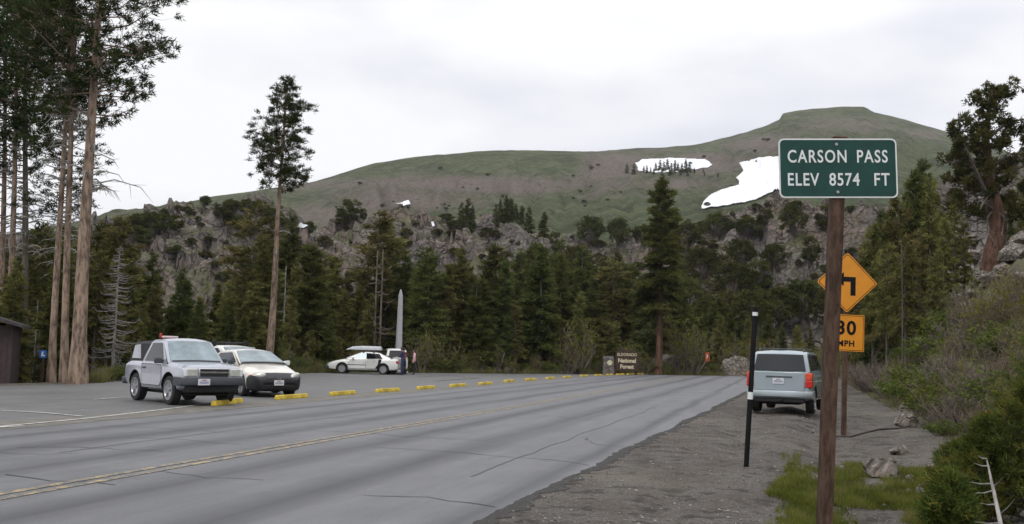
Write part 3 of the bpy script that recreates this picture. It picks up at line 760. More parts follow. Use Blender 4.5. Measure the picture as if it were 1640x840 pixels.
for i, p in enumerate(stops):
    o = stop_obj(); a = atan2(stops[min(i + 1, len(stops) - 1)].y - stops[max(0, i - 1)].y, stops[min(i + 1, len(stops) - 1)].x - stops[max(0, i - 1)].x)
    o.location = (p.x, p.y, Gz(p.x, p.y) * (hypot(p.x, p.y) > 60) + .003); o.rotation_euler = (0, 0, a + random.uniform(-.05, .05) + (.12 if i == 0 else 0))
    tag(o, ords[i] if i < len(ords) else 'small far yellow wheel stop in the line towards the forest sign', 'wheel stop', 'yellow wheel stops along the car park edge' if i < len(ords) else 'far yellow wheel stops near the road bend')
    if i >= len(ords): pass

# ------------------------------------------------------------------ cars
def carpaint(name, col, metal=.3, rough=.24):
    m = simple(name, col, rough, metal, var=.05, scale=2, coat=.6); return m
M_silver = carpaint('silver_paint', (.40, .415, .46), .35); M_beige = carpaint('beige_paint', (.68, .645, .585), .05); M_white = carpaint('white_paint', (.70, .70, .68), 0)
M_sage = carpaint('sage_green_paint', (.33, .385, .41), .3); M_sageg = carpaint('pale_grey_cladding', (.36, .41, .44), .2, .4)
M_plast = simple('dark_grey_plastic', (.045, .052, .062), .5, var=.1); M_vinyl = simple('black_vinyl', (.012, .012, .015), .42, var=.2)
M_tyre = simple('tyre_rubber', (.018, .018, .019), .8, var=.2); M_under = simple('car_underside', (.010, .010, .011), .8)
M_alloy = simple('alloy', (.36, .36, .38), .35, .7, var=.08); M_chrome = simple('chrome', (.62, .62, .64), .18, .9, var=.03)
M_glass = simple('tinted_glass', (.012, .015, .018), .06, 0, var=.05, spec=.5); M_wind = simple('windscreen_glass', (.20, .25, .27), .05, .35, var=.45, scale=1.6, spec=.9)  # windscreen base is pale and mottled in place of reflected sky
M_lamp = simple('clear_lamp', (.55, .55, .50), .12, .2, var=.15, scale=14); M_tail = simple('red_lamp', (.50, .018, .012), .18, var=.1); M_orl = simple('amber_lamp', (.60, .07, .025), .2)
M_plate = simple('licence_plate', (.62, .63, .66), .45, var=.04); M_platei = simple('dull_blue_grey', (.30, .33, .42), .6, var=.3, scale=40); M_seam = simple('panel_gap', (.02, .02, .022), .8); M_cloth = simple('black_canvas', (.022, .022, .026), .85, var=.2)
M_vinylw = simple('cloudy_vinyl_window', (.42, .43, .47), .3, var=.15, scale=3)
def loft_ring(y, hw, zb, zs, zt, tw, crown=.02):
    h = [(.0, zb), (hw * .84, zb), (hw * .955, zb + .05), (hw * .995, zb + .16), (hw, (zb + zs) / 2), (hw * .995, zs - .06), (hw * .97, zs), (tw, zt), (tw * .6, zt + crown * .7), (0, zt + crown)]
    return [(x, y, z) for x, z in h] + [(-x, y, z) for x, z in reversed(h[1:-1])]
def wheel(parent, x, y, r, wd, side, spokes=5, rimm=None):
    m = MB(); k = side
    m.lathe([(-k * wd, r * .62), (-k * wd, r * .9), (-k * wd * .92, r * .985), (-k * wd * .5, r), (-k * .02, r * .985), (0, r * .93), (k * .004, r * .70), (-k * .03, r * .66)], 36)
    w_ = m.build('wheel', M_tyre, parent, smooth=40, loc=(x, y, r))
    m = MB(); m.lathe([(-k * .05, r * .2), (-k * .035, r * .655), (k * .006, r * .69), (k * .006, r * .62), (-k * .02, r * .58)], 36, 0)
    m.lathe([(k * .0, .01), (k * .0, r * .16), (-k * .03, r * .2)], 18, 0)
    for i in range(spokes):
        a = 2 * pi * i / spokes; M = Matrix.Translation((0, 0, 0)) @ Matrix.Rotation(a, 4, 'X')
        m.box(-.03 if k > 0 else -.002, .002 if k > 0 else .03, -r * .055, r * .055, r * .1, r * .60, 0, M)
    m.lathe([(-k * .045, .01), (-k * .045, r * .63)], 24, 1)
    m.build('rim', [rimm or M_alloy, M_under], w_, smooth=35)
    return w_
def cut(obj, cyls):
    """cut wheel arches out of a body; returns the mesh with the dark well faces"""
    m = MB()
    for (x0, x1, y, z, r) in cyls:
        n = 28; ring = lambda x: [(x, y + r * cos(2 * pi * k / n), z + r * sin(2 * pi * k / n)) for k in range(n)]
        m.rings([ring(x0), ring(x1)], 1)
    co = m.build('cutter', [obj.data.materials[0], M_under], obj.parent)
    bo = obj.modifiers.new('b', 'BOOLEAN'); bo.object = co; bo.operation = 'DIFFERENCE'; bo.solver = 'EXACT'; bo.material_mode = 'INDEX'
    bpy.context.view_layer.update()
    me = bpy.data.meshes.new_from_object(obj.evaluated_get(bpy.context.evaluated_depsgraph_get()))
    obj.modifiers.clear(); obj.data = me; me.name = obj.name; bpy.data.objects.remove(co)
    me.set_sharp_from_angle(angle=R(32))
def side_panel(name, poly, xf, side, mat, parent, th=.004, y_off=0):
    """flat-ish panel following the body side; poly in (y,z); xf(y,z)->x"""
    m = MB(); n = len(poly)
    o_ = [(side * (xf(y, z) + th), y, z) for y, z in poly]; i_ = [(side * (xf(y, z) - .01), y, z) for y, z in poly]
    m.add(o_ + i_, [tuple(range(n)), tuple(reversed(range(n, 2 * n)))] + [(i, (i + 1) % n, (i + 1) % n + n, i + n) for i in range(n)])
    return m.build(name, mat, parent)
def ring_outline(name, poly, wd, xf, side, mat, parent, th=.003):
    m = MB()
    n = len(poly)
    for i in range(n):
        (y0, z0), (y1, z1) = poly[i], poly[(i + 1) % n]; d = Vector((y1 - y0, z1 - z0)).normalized() * wd; p_ = Vector((-d.y, d.x)) * .5
        a = [(y0 + p_.x - d.x * .5, z0 + p_.y - d.y * .5), (y1 + p_.x + d.x * .5, z1 + p_.y + d.y * .5), (y1 - p_.x + d.x * .5, z1 - p_.y + d.y * .5), (y0 - p_.x - d.x * .5, z0 - p_.y - d.y * .5)]
        m.add([(side * (xf(y, z) + th + i * .0001), y, z) for y, z in a], [(0, 1, 2, 3)])
    return m.build(name, mat, parent)
def dense(st, k=3):
    o = []
    for i in range(len(st) - 1):
        p0, p1, p2, p3 = st[max(0, i - 1)], st[i], st[i + 1], st[min(len(st) - 1, i + 2)]
        for j in range(k):
            t_ = j / k; q_ = []
            for n_, (a, b_, c_, d) in enumerate(zip(p0, p1, p2, p3)):
                m1, m2 = (c_ - a) / max(1e-6, (p2[0] - p0[0])) * (p2[0] - p1[0]), (d - b_) / max(1e-6, (p3[0] - p1[0])) * (p2[0] - p1[0])
                lo, hi = min(b_, c_), max(b_, c_)
                v = (2 * t_**3 - 3 * t_**2 + 1) * b_ + (t_**3 - 2 * t_**2 + t_) * m1 + (-2 * t_**3 + 3 * t_**2) * c_ + (t_**3 - t_**2) * m2
                q_.append(min(hi, max(lo, v)) if n_ in (0, 1) else v)
            o.append(tuple(q_))
    o.append(tuple(st[-1])); return o
class Car:
    def __init__(s, name, label, loc, head, paint, st, gh, wheels, rw=.33, ww=.2, spokes=5, rimm=None, group=None):
        # head: azimuth the nose points to (clockwise from +Y)
        s.root = thing(name, label, 'car', loc, -head, group); s.paint = paint
        st = dense(st); m = MB(); m.rings([loft_ring(*a) for a in st]); s.body = m.build('body', [paint, M_under], s.root, smooth=32)
        hw = max(a[1] for a in st)
        cy = []
        for wy in wheels:
            for k in (-1, 1):
                x0, x1 = (hw - .30, hw + .3) if k > 0 else (-hw - .3, -hw + .30); cy.append((x0, x1, wy, rw + .02, rw + .075))
        cut(s.body, cy)
        for wy in wheels:
            for k in (-1, 1): wheel(s.root, k * (hw - .025), wy, rw, ww, k, spokes, rimm)
        # greenhouse
        s.z0, s.zr, s.wb, s.wr = gh['z0'], gh['zr'], gh['wb'], gh['wr']
        ring = []
        for y, zt, cr_ in gh['st']:
            xb = s.xw(0, s.z0 - .05); xt = s.xw(0, zt - .05); tw = max(.1, s.xw(0, zt) - .075)
            h = [(0, s.z0 - .06), (xb, s.z0 - .06), (s.xw(0, (s.z0 + zt) / 2), (s.z0 + zt) / 2), (xt, zt - .05), (s.xw(0, zt) - .02, zt - .018), (tw, zt), (tw * .5, zt + cr_ * .8), (0, zt + cr_)]
            ring.append([(x, y, z) for x, z in h] + [(-x, y, z) for x, z in reversed(h[1:-1])])
        m = MB(); m.rings(ring); s.cabin = m.build('cabin', gh.get('mat', paint), s.root, smooth=30)
    def xw(s, y, z): return s.wb + (s.wr - s.wb) * (z - s.z0) / (s.zr - s.z0)
    def screen(s, name, y0, z0, y1, z1, w0, w1, mat, off=.01, parent=None):
        """windscreen or rear window: trapezoid with a slight bow"""
        d = Vector((0, y1 - y0, z1 - z0)).normalized(); nrm = Vector((0, d.z, -d.y)); 
        if (nrm.y > 0) != (off > 0): nrm = -nrm
        o = abs(off); m = MB(); v = []; n = 8
        for (y, z, w_) in ((y0, z0, w0), (y1, z1, w1)):
            for k in range(n + 1):
                t_ = -1 + 2 * k / n; bow = .022 * (1 - t_ * t_); v.append((t_ * w_, y + nrm.y * (o + bow), z + nrm.z * (o + bow)))
        b_ = len(v); v += [(x, y - nrm.y * .03, z - nrm.z * .03) for x, y, z in v]; f = []
        for k in range(n):
            f += [(k, k + 1, n + 2 + k, n + 1 + k), (b_ + k, b_ + n + 1 + k, b_ + n + 2 + k, b_ + k + 1), (k, b_ + k, b_ + k + 1, k + 1), (n + 1 + k, n + 2 + k, b_ + n + 2 + k, b_ + n + 1 + k)]
        f += [(0, n + 1, b_ + n + 1, b_), (n, b_ + n, b_ + 2 * n + 1, 2 * n + 1)]
        m.add(v, f); return m.build(name, mat, parent or s.root, smooth=30)
    def swin(s, poly, mat=None, side=(-1, 1), name='side_window'):
        for k in side: side_panel(name, poly, s.xw, k, mat or M_glass, s.root, .007)
    def door(s, poly, xv, side, handle=None, hm=None):
        d = side_panel('door', poly, lambda y, z: xv, side, s.paint, s.root, .004); ring_outline('door_gap', poly, .014, lambda y, z: xv, side, M_seam, d, .0055)
        if handle:
            m = MB(); y, z = handle; m.box(side * (xv + .003) - .0, side * (xv + .035), y - .09, y + .09, z - .02, z + .02); m.build('handle', hm or M_plast, d, bevel=.008)
        return d
    def mirror(s, x, y, z, mat, sides=(-1, 1)):
        for k in sides:
            m = MB(); m.rings([[(k * (x + a), y + c * .8, z + b_) for a, b_ in ((-.02, -.07), (.17, -.08), (.19, 0), (.17, .075), (0, .06), (-.03, 0))] for c in (-.08, .05)]); m.build('mirror', mat, s.root, bevel=.02, smooth=50)
    def bx(s, name, x0, x1, y0, y1, z0, z1, mat, bev=.01, parent=None):
        m = MB(); m.box(x0, x1, y0, y1, z0, z1); return m.build(name, mat, parent or s.root, bevel=bev, smooth=40)
    def pl(s, x, y, z, front=True, lit=(.03, .07, .25)):
        k = 1 if front else -1
        p = s.bx('licence_plate', x - .155, x + .155, y - .01 if front else y - .012, y + .012 if front else y + .01, z - .078, z + .078, M_plate, .004)
        yf = y + .0125 * k
        m = MB(); m.box(x - .06, x + .06, min(yf, yf + .002 * k), max(yf, yf + .002 * k), z + .038, z + .058); m.build('plate_heading', M_red, p)
        m = MB(); m.box(x - .12, x + .12, min(yf, yf + .002 * k), max(yf, yf + .002 * k), z - .04, z + .02); m.build('plate_band', M_platei, p)

HEADS = R(180 - 41)
# --- silver two-door SUV
fr = gp(274, 648.5)        # front right tyre contact
hd_ = HEADS; fv = Vector((sin(hd_), cos(hd_), 0)); rt = Vector((cos(hd_), -sin(hd_), 0))
c0 = fr - rt * .72 - fv * 1.12
st = [(-1.95, .70, .50, .86, .94, .60), (-1.88, .80, .42, .95, 1.02, .70), (-1.2, .84, .36, .98, 1.05, .76), (-.7, .845, .34, .98, 1.05, .76), (.6, .845, .34, .97, 1.05, .74), (.85, .84, .34, .98, 1.065, .72), (1.0, .84, .34, .97, 1.065, .71), (1.5, .83, .36, .95, 1.03, .70), (1.78, .81, .42, .92, .995, .68), (1.90, .785, .50, .89, .955, .66), (1.94, .75, .54, .86, .91, .64)]
gh = dict(z0=1.03, zr=1.64, wb=.775, wr=.64, st=[(-.80, 1.04, 0), (-.48, 1.60, .02), (-.40, 1.635, .03), (.1, 1.645, .035), (.32, 1.60, .03), (.90, 1.04, .01)])
c = Car('silver_suv', 'silver two-door SUV with dark bumper and black soft top parked nose out', c0, hd_, M_silver, st, gh, (-1.08, 1.12), .365, .23)
c.screen('windscreen', .90, 1.06, .34, 1.585, .70, .575, M_wind); c.screen('cowl', .905, 1.06, .865, 1.10, .66, .655, M_vinyl, .014)
c.swin([(-.62, 1.07), (-.36, 1.54), (.18, 1.55), (.26, 1.53), (.62, 1.07)])
# black fabric rear top with pale window
m = MB(); rg = []
for y, zt in ((-1.84, 1.03), (-1.80, 1.25), (-1.62, 1.54), (-1.3, 1.58), (-.75, 1.60), (-.55, 1.585)):
    h = [(.74, 1.0), (.68, zt - .08), (.58, zt)]; rg.append([(x, y, z) for x, z in h] + [(-x, y, z) for x, z in reversed(h)])
m.rings(rg); tp = m.build('soft_top', M_cloth, c.root, smooth=40)
for k in (-1, 1): side_panel('soft_top_window', [(-1.62, 1.12), (-1.55, 1.47), (-1.18, 1.5), (-1.0, 1.12)], lambda y, z: .74 - (z - 1.0) * .12, k, M_vinylw, tp, .006)
for k in (-1, 1): c.door([(-.58, .46), (-.62, 1.0), (.66, 1.0), (.70, .60), (.60, .46)], .845, k, (-.42, .90))
c.mirror(.80, .56, 1.10, M_plast)
# front end
g = c.bx('grille', -.40, .40, 1.90, 1.965, .725, .935, M_chrome, .015)
c.bx('grille_opening', -.37, .37, 1.962, 1.972, .862, .922, M_under, .002, g); c.bx('grille_opening', -.37, .37, 1.962, 1.972, .738, .820, M_under, .002, g)
m = MB(); m.prism([(-.09, .827), (-.05, .827), (-.05, .814), (.05, .814), (.05, .827), (.09, .827), (.09, .855), (.05, .855), (.05, .868), (-.05, .868), (-.05, .855), (-.09, .855)], 1.973, 1.985); m.build('emblem', M_chrome, g)
for k in (-1, 1):
    hl = c.bx('headlight', min(k * .43, k * .76), max(k * .43, k * .76), 1.82, 1.957, .735, .925, M_lamp, .02)
    c.bx('indicator', min(k * .70, k * .775), max(k * .70, k * .775), 1.83, 1.962, .74, .915, M_wsign, .01, hl)
m = MB(); bp = lambda dx: [[(-.86 + dx, y0, z) for y0, z in ((0, 0),)]]
bump_r = [[(x, y + yy, zz) for yy, zz in ((-.15, .50), (.0, .50), (.07, .53), (.085, .61), (.05, .70), (-.12, .72))] for x, y in ((-.87, 1.66), (-.85, 1.84), (-.72, 1.93), (-.35, 1.96), (.35, 1.96), (.72, 1.93), (.85, 1.84), (.87, 1.66))]
m = MB(); m.rings(bump_r); c.bump = m.build('front_bumper', M_plast, c.root, smooth=40)
c.bx('air_dam', -.70, .70, 1.6, 1.95, .33, .53, M_under, .04)
c.bx('skid_plate', -.55, .55, 1.25, 1.75, .26, .32, M_under, .03)
c.pl(.30, 2.05, .60)
c.bx('rear_bumper', -.84, .84, -2.02, -1.85, .42, .62, M_plast, .04)
c.bx('underbody', -.55, .55, -1.7, 1.6, .24, .40, M_under, .05)
m = MB(); m.tube([(-.0, .92, 1.075), (-.35, .80, 1.15)], .009, 5); m.tube([(.55, .92, 1.07), (.2, .80, 1.15)], .009, 5); m.build('wiper', M_vinyl, c.root)
bu = c.bx('roof_bundle', .05, .46, -.45, -.2, 1.672, 1.735, simple('pale_pink_cloth', (.55, .42, .42), .8), .03); c.bx('red_tip', .44, .50, -.42, -.34, 1.672, 1.80, M_red, .02, bu)
# --- beige sedan with black bra
st = [(-2.25, .64, .42, .78, .98, .50), (-2.12, .78, .30, .88, 1.02, .62), (-1.5, .85, .22, .90, 1.03, .68), (-.8, .87, .20, .90, 1.0, .72), (.5, .875, .20, .88, .98, .72), (1.0, .87, .20, .84, .965, .70), (1.4, .865, .20, .78, .90, .68), (1.8, .84, .20, .71, .80, .66), (2.05, .79, .20, .64, .705, .62), (2.2, .70, .22, .57, .625, .54), (2.27, .58, .26, .53, .56, .46)]
gh = dict(z0=.98, zr=1.40, wb=.78, wr=.60, st=[(-1.9, .99, .0), (-1.15, 1.33, .03), (-.7, 1.385, .04), (-.1, 1.395, .045), (.15, 1.37, .04), (1.05, .985, .02)])
hd_ = R(180 - 36); fv = Vector((sin(hd_), cos(hd_), 0)); rt = Vector((cos(hd_), -sin(hd_), 0))
fl = gp(464, 634.5); c0 = fl + rt * .78 - fv * 1.38
c = Car('beige_sedan', 'beige sedan with black nose cover parked nose out beside the silver SUV', c0, hd_, M_beige, st, gh, (-1.35, 1.38), .32, .21, 7)
c.screen('windscreen', 1.06, 1.0, .20, 1.365, .735, .56, M_wind); c.screen('cowl', 1.07, 1.0, 1.01, 1.028, .70, .69, M_vinyl, .014); c.screen('rear_window', -1.86, 1.01, -1.15, 1.33, .70, .55, M_glass, -.01)
c.swin([(-1.25, 1.02), (-.95, 1.29), (.05, 1.32), (.72, 1.02)])
for k in (-1, 1):
    c.door([(-.30, .34), (-.32, .95), (.78, .92), (.88, .60), (.80, .34)], .876, k, (-.14, .82), M_beige); c.door([(-.34, .34), (-.36, .95), (-1.0, .96), (-1.02, .70), (-.92, .40)], .872, k, (-.86, .84), M_beige)
c.mirror(.84, .72, 1.02, M_plast, (1,)); c.mirror(.84, .72, 1.02, M_white, (-1,))
st2 = [(1.82, .850, .19, .60, .63, .78), (1.95, .835, .19, .655, .70, .72), (2.06, .805, .19, .655, .722, .64), (2.21, .715, .205, .585, .640, .56), (2.30, .60, .24, .54, .575, .48), (2.33, .50, .29, .50, .53, .42)]
m = MB(); m.rings([loft_ring(*a) for a in dense(st2, 2)]); c.bra = m.build('nose_cover', [M_vinyl, M_under], c.root, smooth=40)
for wy in (1.38,): cut(c.bra, [(.55, 1.2, 1.38, .33, .42), (-1.2, -.55, 1.38, .33, .42)])
for k in (-1, 1):
    m = MB(); m.lathe([(-.10, .03), (-.09, .09), (-.04, .155), (0, .175), (.05, .16), (.08, .10), (.09, .02)], 22, axis='x')
    h = m.build('headlight', M_lamp, c.root, smooth=60, loc=(k * .60, 2.10, .635)); h.scale = (1.05, 1.45, .68); h.rotation_euler = (R(10), R(-12) * k, R(90) - k * R(38))
    m = MB(); m.lathe([(-.05, .01), (-.04, .05), (0, .07), (.05, .05), (.07, .01)], 14, axis='x'); a_ = m.build('indicator', M_orl, c.root, smooth=60, loc=(k * .745, 2.02, .635)); a_.scale = (.8, .8, .8)
m = MB(); m.prism([(-.06, .575), (-.045, .575), (-.035, .61), (.035, .61), (.045, .575), (.06, .575), (.05, .67), (.035, .67), (.03, .635), (-.03, .635), (-.035, .67), (-.05, .67)], 2.29, 2.305); e_ = m.build('emblem', M_chrome, c.root); e_.location.z = -.07; e_.location.y = .025
c.bx('grille_slot', -.42, .42, 2.25, 2.325, .545, .565, M_under, .004); c.bx('lower_grille', -.45, .45, 2.2, 2.338, .30, .36, M_under, .01)
c.pl(.02, 2.36, .44); c.bx('underbody', -.6, .6, -2, 2.0, .17, .26, M_under, .04)
# --- white wagon behind them
p = gp(372, 615); hd_ = R(180 - 50)
st = [(-2.3, .70, .40, .85, 1.0, .55), (-2.2, .82, .28, .92, 1.04, .68), (-1.0, .87, .25, .94, 1.03, .72), (.6, .87, .25, .92, 1.0, .72), (1.1, .86, .25, .88, .98, .70), (1.9, .80, .26, .74, .84, .62), (2.25, .66, .32, .62, .68, .5)]
gh = dict(z0=1.0, zr=1.52, wb=.80, wr=.66, st=[(-2.2, 1.02, 0), (-1.95, 1.44, .02), (-1.7, 1.49, .03), (-.1, 1.51, .035), (.25, 1.48, .03), (1.1, 1.01, .02)])
wpos = atr(372, 600, 36.0); wpos.z = 0
c = Car('white_wagon', 'white wagon with dark roof bars mostly hidden behind the beige sedan', wpos, hd_, M_white, st, gh, (-1.4, 1.4), .33, .2)
c.screen('windscreen', 1.11, 1.03, .30, 1.475, .75, .6, M_wind); c.swin([(-1.85, 1.06), (-1.7, 1.42), (.1, 1.44), (.75, 1.06)]); c.screen('rear_window', -2.19, 1.06, -1.96, 1.42, .7, .6, M_glass, -.01)
for y in (-1.2, -.2):
    m = MB(); m.tube([(-.74, y, 1.625), (.74, y, 1.625)], .022, 8); 
    for k in (-1, 1): m.box(k * .62 - .05, k * .62 + .05, y - .05, y + .05, 1.46, 1.69)
    m.build('roof_bar', M_vinyl, c.root, bevel=.01)
# --- white sedan, side on, with roof box and open rear door
p0 = gp(549, 600.5); p1 = gp(616, 600.5); hd_ = R(-88)
D = 65.0; xa = at(551, 600, D).x; xb = at(616.5, 600, D).x; cxx = (xa + xb) / 2; wbh = (xb - xa) / 2
st = [(-2.25, .70, .42, .80, .95, .58), (-2.18, .80, .30, .88, .98, .66), (-1.5, .85, .24, .90, 1.0, .70), (-.8, .855, .22, .90, .97, .74), (.5, .855, .22, .86, .94, .74), (1.0, .85, .22, .82, .92, .70), (1.7, .82, .24, .72, .80, .66), (2.1, .74, .28, .62, .68, .58), (2.25, .62, .34, .56, .60, .5)]
gh = dict(z0=.95, zr=1.37, wb=.79, wr=.60, st=[(-1.85, .97, 0), (-1.05, 1.30, .02), (-.7, 1.355, .03), (-.1, 1.365, .035), (.15, 1.34, .03), (1.1, .955, .02)])
c = Car('white_sedan', 'white sedan side on with a silver roof box and an open rear door', (cxx, D, surf(cxx, D) if False else 0), hd_, M_white, st, gh, (-wbh, wbh), .31, .2, 6)
c.screen('windscreen', 1.1, .975, .2, 1.335, .74, .56, M_wind); c.screen('rear_window', -1.82, .99, -1.06, 1.29, .70, .55, M_glass, -.01)
c.swin([(-.22, .99), (-.22, 1.29), (.05, 1.29), (.72, .99)], simple('grey_glass', (.16, .21, .23), .1, .2)); c.swin([(-1.2, .99), (-.98, 1.24), (-.32, 1.29), (-.32, .99)])
for k in (-1, 1): c.door([(-.20, .34), (-.20, .91), (.78, .88), (.90, .60), (.85, .34)], .856, k, (-.08, .78), M_white)
c.door([(-.26, .34), (-.26, .93), (-1.16, .94), (-1.1, .66), (-.92, .36)], .856, 1, (-1.0, .8), M_white)
side_panel('door_opening', [(-.26, .34), (-.26, .93), (-1.18, .94), (-1.12, .62), (-.92, .36)], lambda y, z: .856, -1, M_under, c.root, .004)  # flat dark panels, this and the next; cabin shade put into their colour
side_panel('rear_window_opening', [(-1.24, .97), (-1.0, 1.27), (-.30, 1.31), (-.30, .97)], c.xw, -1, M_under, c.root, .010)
hinge = bpy.data.objects.new('open_door', None)
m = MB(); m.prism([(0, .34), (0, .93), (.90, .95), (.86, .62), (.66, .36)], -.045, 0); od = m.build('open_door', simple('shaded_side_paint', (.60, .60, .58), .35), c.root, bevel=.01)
od.location = (-.866, -.26, 0); od.rotation_euler = (0, 0, R(-90 - 26))
m = MB(); m.prism([(.02, .96), (.02, 1.30), (.06, 1.30), (.55, 1.26), (.84, .96)], -.035, -.01); m.prism([(0, .935), (0, 1.32), (.02, 1.32), (.02, .935)], -.04, 0); m.build('door_window', M_glass, od)
m = MB(); bxr = []
for y, zt, w_ in ((-1.02, 1.66, .30), (-.95, 1.74, .34), (.1, 1.75, .36), (.75, 1.70, .34), (1.18, 1.52, .22)):
    bxr.append([(-w_, y, 1.50), (w_, y, 1.50), (w_, y, (1.5 + zt) / 2), (w_ * .85, y, zt), (-w_ * .85, y, zt), (-w_, y, (1.5 + zt) / 2)])
m.rings(bxr); m.build('roof_box', simple('silver_roof_box', (.50, .52, .56), .35), c.root, bevel=.03, smooth=40)
for y in (-.65, .0):
    m = MB(); m.tube([(-.66, y, 1.475), (.66, y, 1.475)], .02, 8)
    for k in (-1, 1): m.box(k * .6 - .04, k * .6 + .04, y - .04, y + .04, 1.33, 1.48)
    m.build('roof_bar', M_vinyl, c.root)
for k in (-1, 1):
    c.bx('headlight', min(k * .5, k * .72), max(k * .5, k * .72), 2.05, 2.2, .55, .65, M_lamp, .02); c.bx('tail_light', min(k * .55, k * .81), max(k * .55, k * .81), -2.24, -2.05, .68, .86, M_tail, .02)
c.bx('rub_strip', -.868, -.862, -.2, 1.0, .55, .59, M_plast, .001); c.bx('front_bumper', -.7, .7, 2.1, 2.32, .32, .50, M_plast, .04); c.bx('underbody', -.6, .6, -2, 2.0, .18, .28, M_under, .04)
c.mirror(.80, .62, .98, M_white)
# --- white van behind
vp = at(631.5, 590, 68.5)
st = [(-2.3, .85, .40, 1.0, 1.1, .8), (-2.2, .9, .32, 1.05, 1.12, .84), (1.0, .9, .30, 1.02, 1.1, .82), (2.0, .86, .32, .9, 1.0, .7), (2.3, .7, .4, .78, .84, .55)]
gh = dict(z0=1.08, zr=1.74, wb=.86, wr=.72, st=[(-2.2, 1.1, 0), (-2.0, 1.64, .02), (-1.8, 1.71, .03), (.2, 1.73, .03), (.5, 1.68, .03), (1.3, 1.09, .02)])
c = Car('white_van', 'white van seen from behind between the white sedan and the obelisk', (vp.x, 68.5, 0), R(-10), M_white, st, gh, (-1.45, 1.45), .34, .2)
c.root.scale = (.80, 1, .94); c.screen('windscreen', 1.31, 1.12, .56, 1.66, .8, .66, M_wind); c.screen('rear_window', -2.18, 1.15, -2.02, 1.6, .66, .58, M_glass, -.012); c.swin([(-1.9, 1.15), (-1.75, 1.6), (-.5, 1.62), (-.5, 1.15)]); c.swin([(-.4, 1.15), (-.4, 1.62), (.4, 1.63), (.95, 1.15)])
# --- sage green SUV seen from behind
pc = gp(1254, 661); hd_ = R(23)
fv = Vector((sin(hd_), cos(hd_), 0)); c0 = pc + fv * 1.3 + Vector((cos(hd_), -sin(hd_), 0)) * .02
st = [(-2.2, .80, .46, 1.0, 1.17, .72), (-2.14, .88, .42, 1.06, 1.20, .76), (-1.9, .905, .38, 1.09, 1.20, .80), (-1.0, .905, .34, 1.09, 1.19, .80), (.8, .905, .34, 1.06, 1.16, .80), (1.1, .90, .34, 1.02, 1.13, .76), (1.9, .86, .38, .92, 1.02, .70), (2.2, .74, .44, .80, .87, .58)]
gh = dict(z0=1.18, zr=1.78, wb=.845, wr=.72, st=[(-2.13, 1.20, 0), (-2.0, 1.69, .02), (-1.88, 1.76, .03), (-1.2, 1.78, .035), (.2, 1.77, .035), (.45, 1.73, .03), (1.25, 1.15, .02)])
c = Car('sage_suv', 'pale sage green SUV parked on the gravel verge, seen from behind', c0, hd_, M_sage, st, gh, (-1.32, 1.32), .355, .23, 5)
c.screen('rear_window', -2.145, 1.22, -2.02, 1.68, .73, .64, M_glass, -.012); c.screen('windscreen', 1.26, 1.18, .48, 1.72, .78, .64, M_wind)
c.swin([(-1.95, 1.24), (-1.83, 1.66), (-1.25, 1.68), (-1.25, 1.24)]); c.swin([(-1.15, 1.24), (-1.15, 1.68), (-.35, 1.69), (-.35, 1.24)]); c.swin([(-.27, 1.24), (-.27, 1.69), (.30, 1.67), (.85, 1.24)])
for k in (-1, 1):
    c.door([(-.30, .45), (-.30, 1.03), (.84, 1.03), (.9, .7), (.84, .45)], .906, k, (-.16, .92), M_sage); c.door([(-.34, .45), (-.34, 1.03), (-1.2, 1.03), (-1.18, .8), (-.86, .45)], .906, k, (-1.05, .92), M_sage)
tg = c.bx('tailgate', -.70, .70, -2.235, -2.15, .66, 1.19, M_sage, .02)
c.bx('handle_bar', -.36, .36, -2.262, -2.233, 1.035, 1.07, M_plast, .008, tg); c.bx('wiper_arm', -.20, .38, -2.205, -2.19, 1.215, 1.235, M_vinyl, .004, tg)
m = MB(); m.prism([(-.06, 1.05), (0, 1.08), (.06, 1.05), (.04, 1.075), (0, 1.095), (-.04, 1.075)], -2.243, -2.236); m.build('emblem', M_chrome, tg)
c.pl(-.02, -2.245, .93, False); 
for k in (-1, 1):
    tl = c.bx('tail_light', min(k * .715, k * .915), max(k * .715, k * .915), -2.225, -1.98, .76, .965, M_tail, .02); c.bx('amber_lens', min(k * .72, k * .912), max(k * .72, k * .912), -2.220, -1.98, .97, 1.17, M_orl, .02, tl)
bump_r = [[(x, y - yy, zz) for yy, zz in ((-.12, .44), (.0, .45), (.06, .50), (.075, .60), (.05, .655), (-.10, .665))] for x, y in ((-.94, -1.93), (-.92, -2.10), (-.78, -2.22), (-.35, -2.26), (.35, -2.26), (.78, -2.22), (.92, -2.10), (.94, -1.93))]
m = MB(); m.rings(bump_r); m.build('rear_bumper', M_sageg, c.root, smooth=40)
c.bx('valance', -.7, .7, -2.2, -1.9, .32, .46, M_vinyl, .03); c.bx('underbody', -.55, .55, -1.9, 1.9, .26, .38, M_under, .05); c.bx('tow_hitch', .02, .10, -2.34, -2.2, .36, .43, M_under, .01)
for k in (-1, 1):
    m = MB(); m.tube([(k * .62, -1.75, 1.78), (k * .62, -1.65, 1.85), (k * .62, .1, 1.85), (k * .62, .25, 1.78)], .02, 6); m.build('roof_rail', M_plast, c.root)
m = MB(); m.tube([(-.62, -1.2, 1.85), (.62, -1.2, 1.85)], .018, 6); m.build('roof_bar', M_plast, c.root)
c.mirror(.88, .75, 1.22, M_plast)

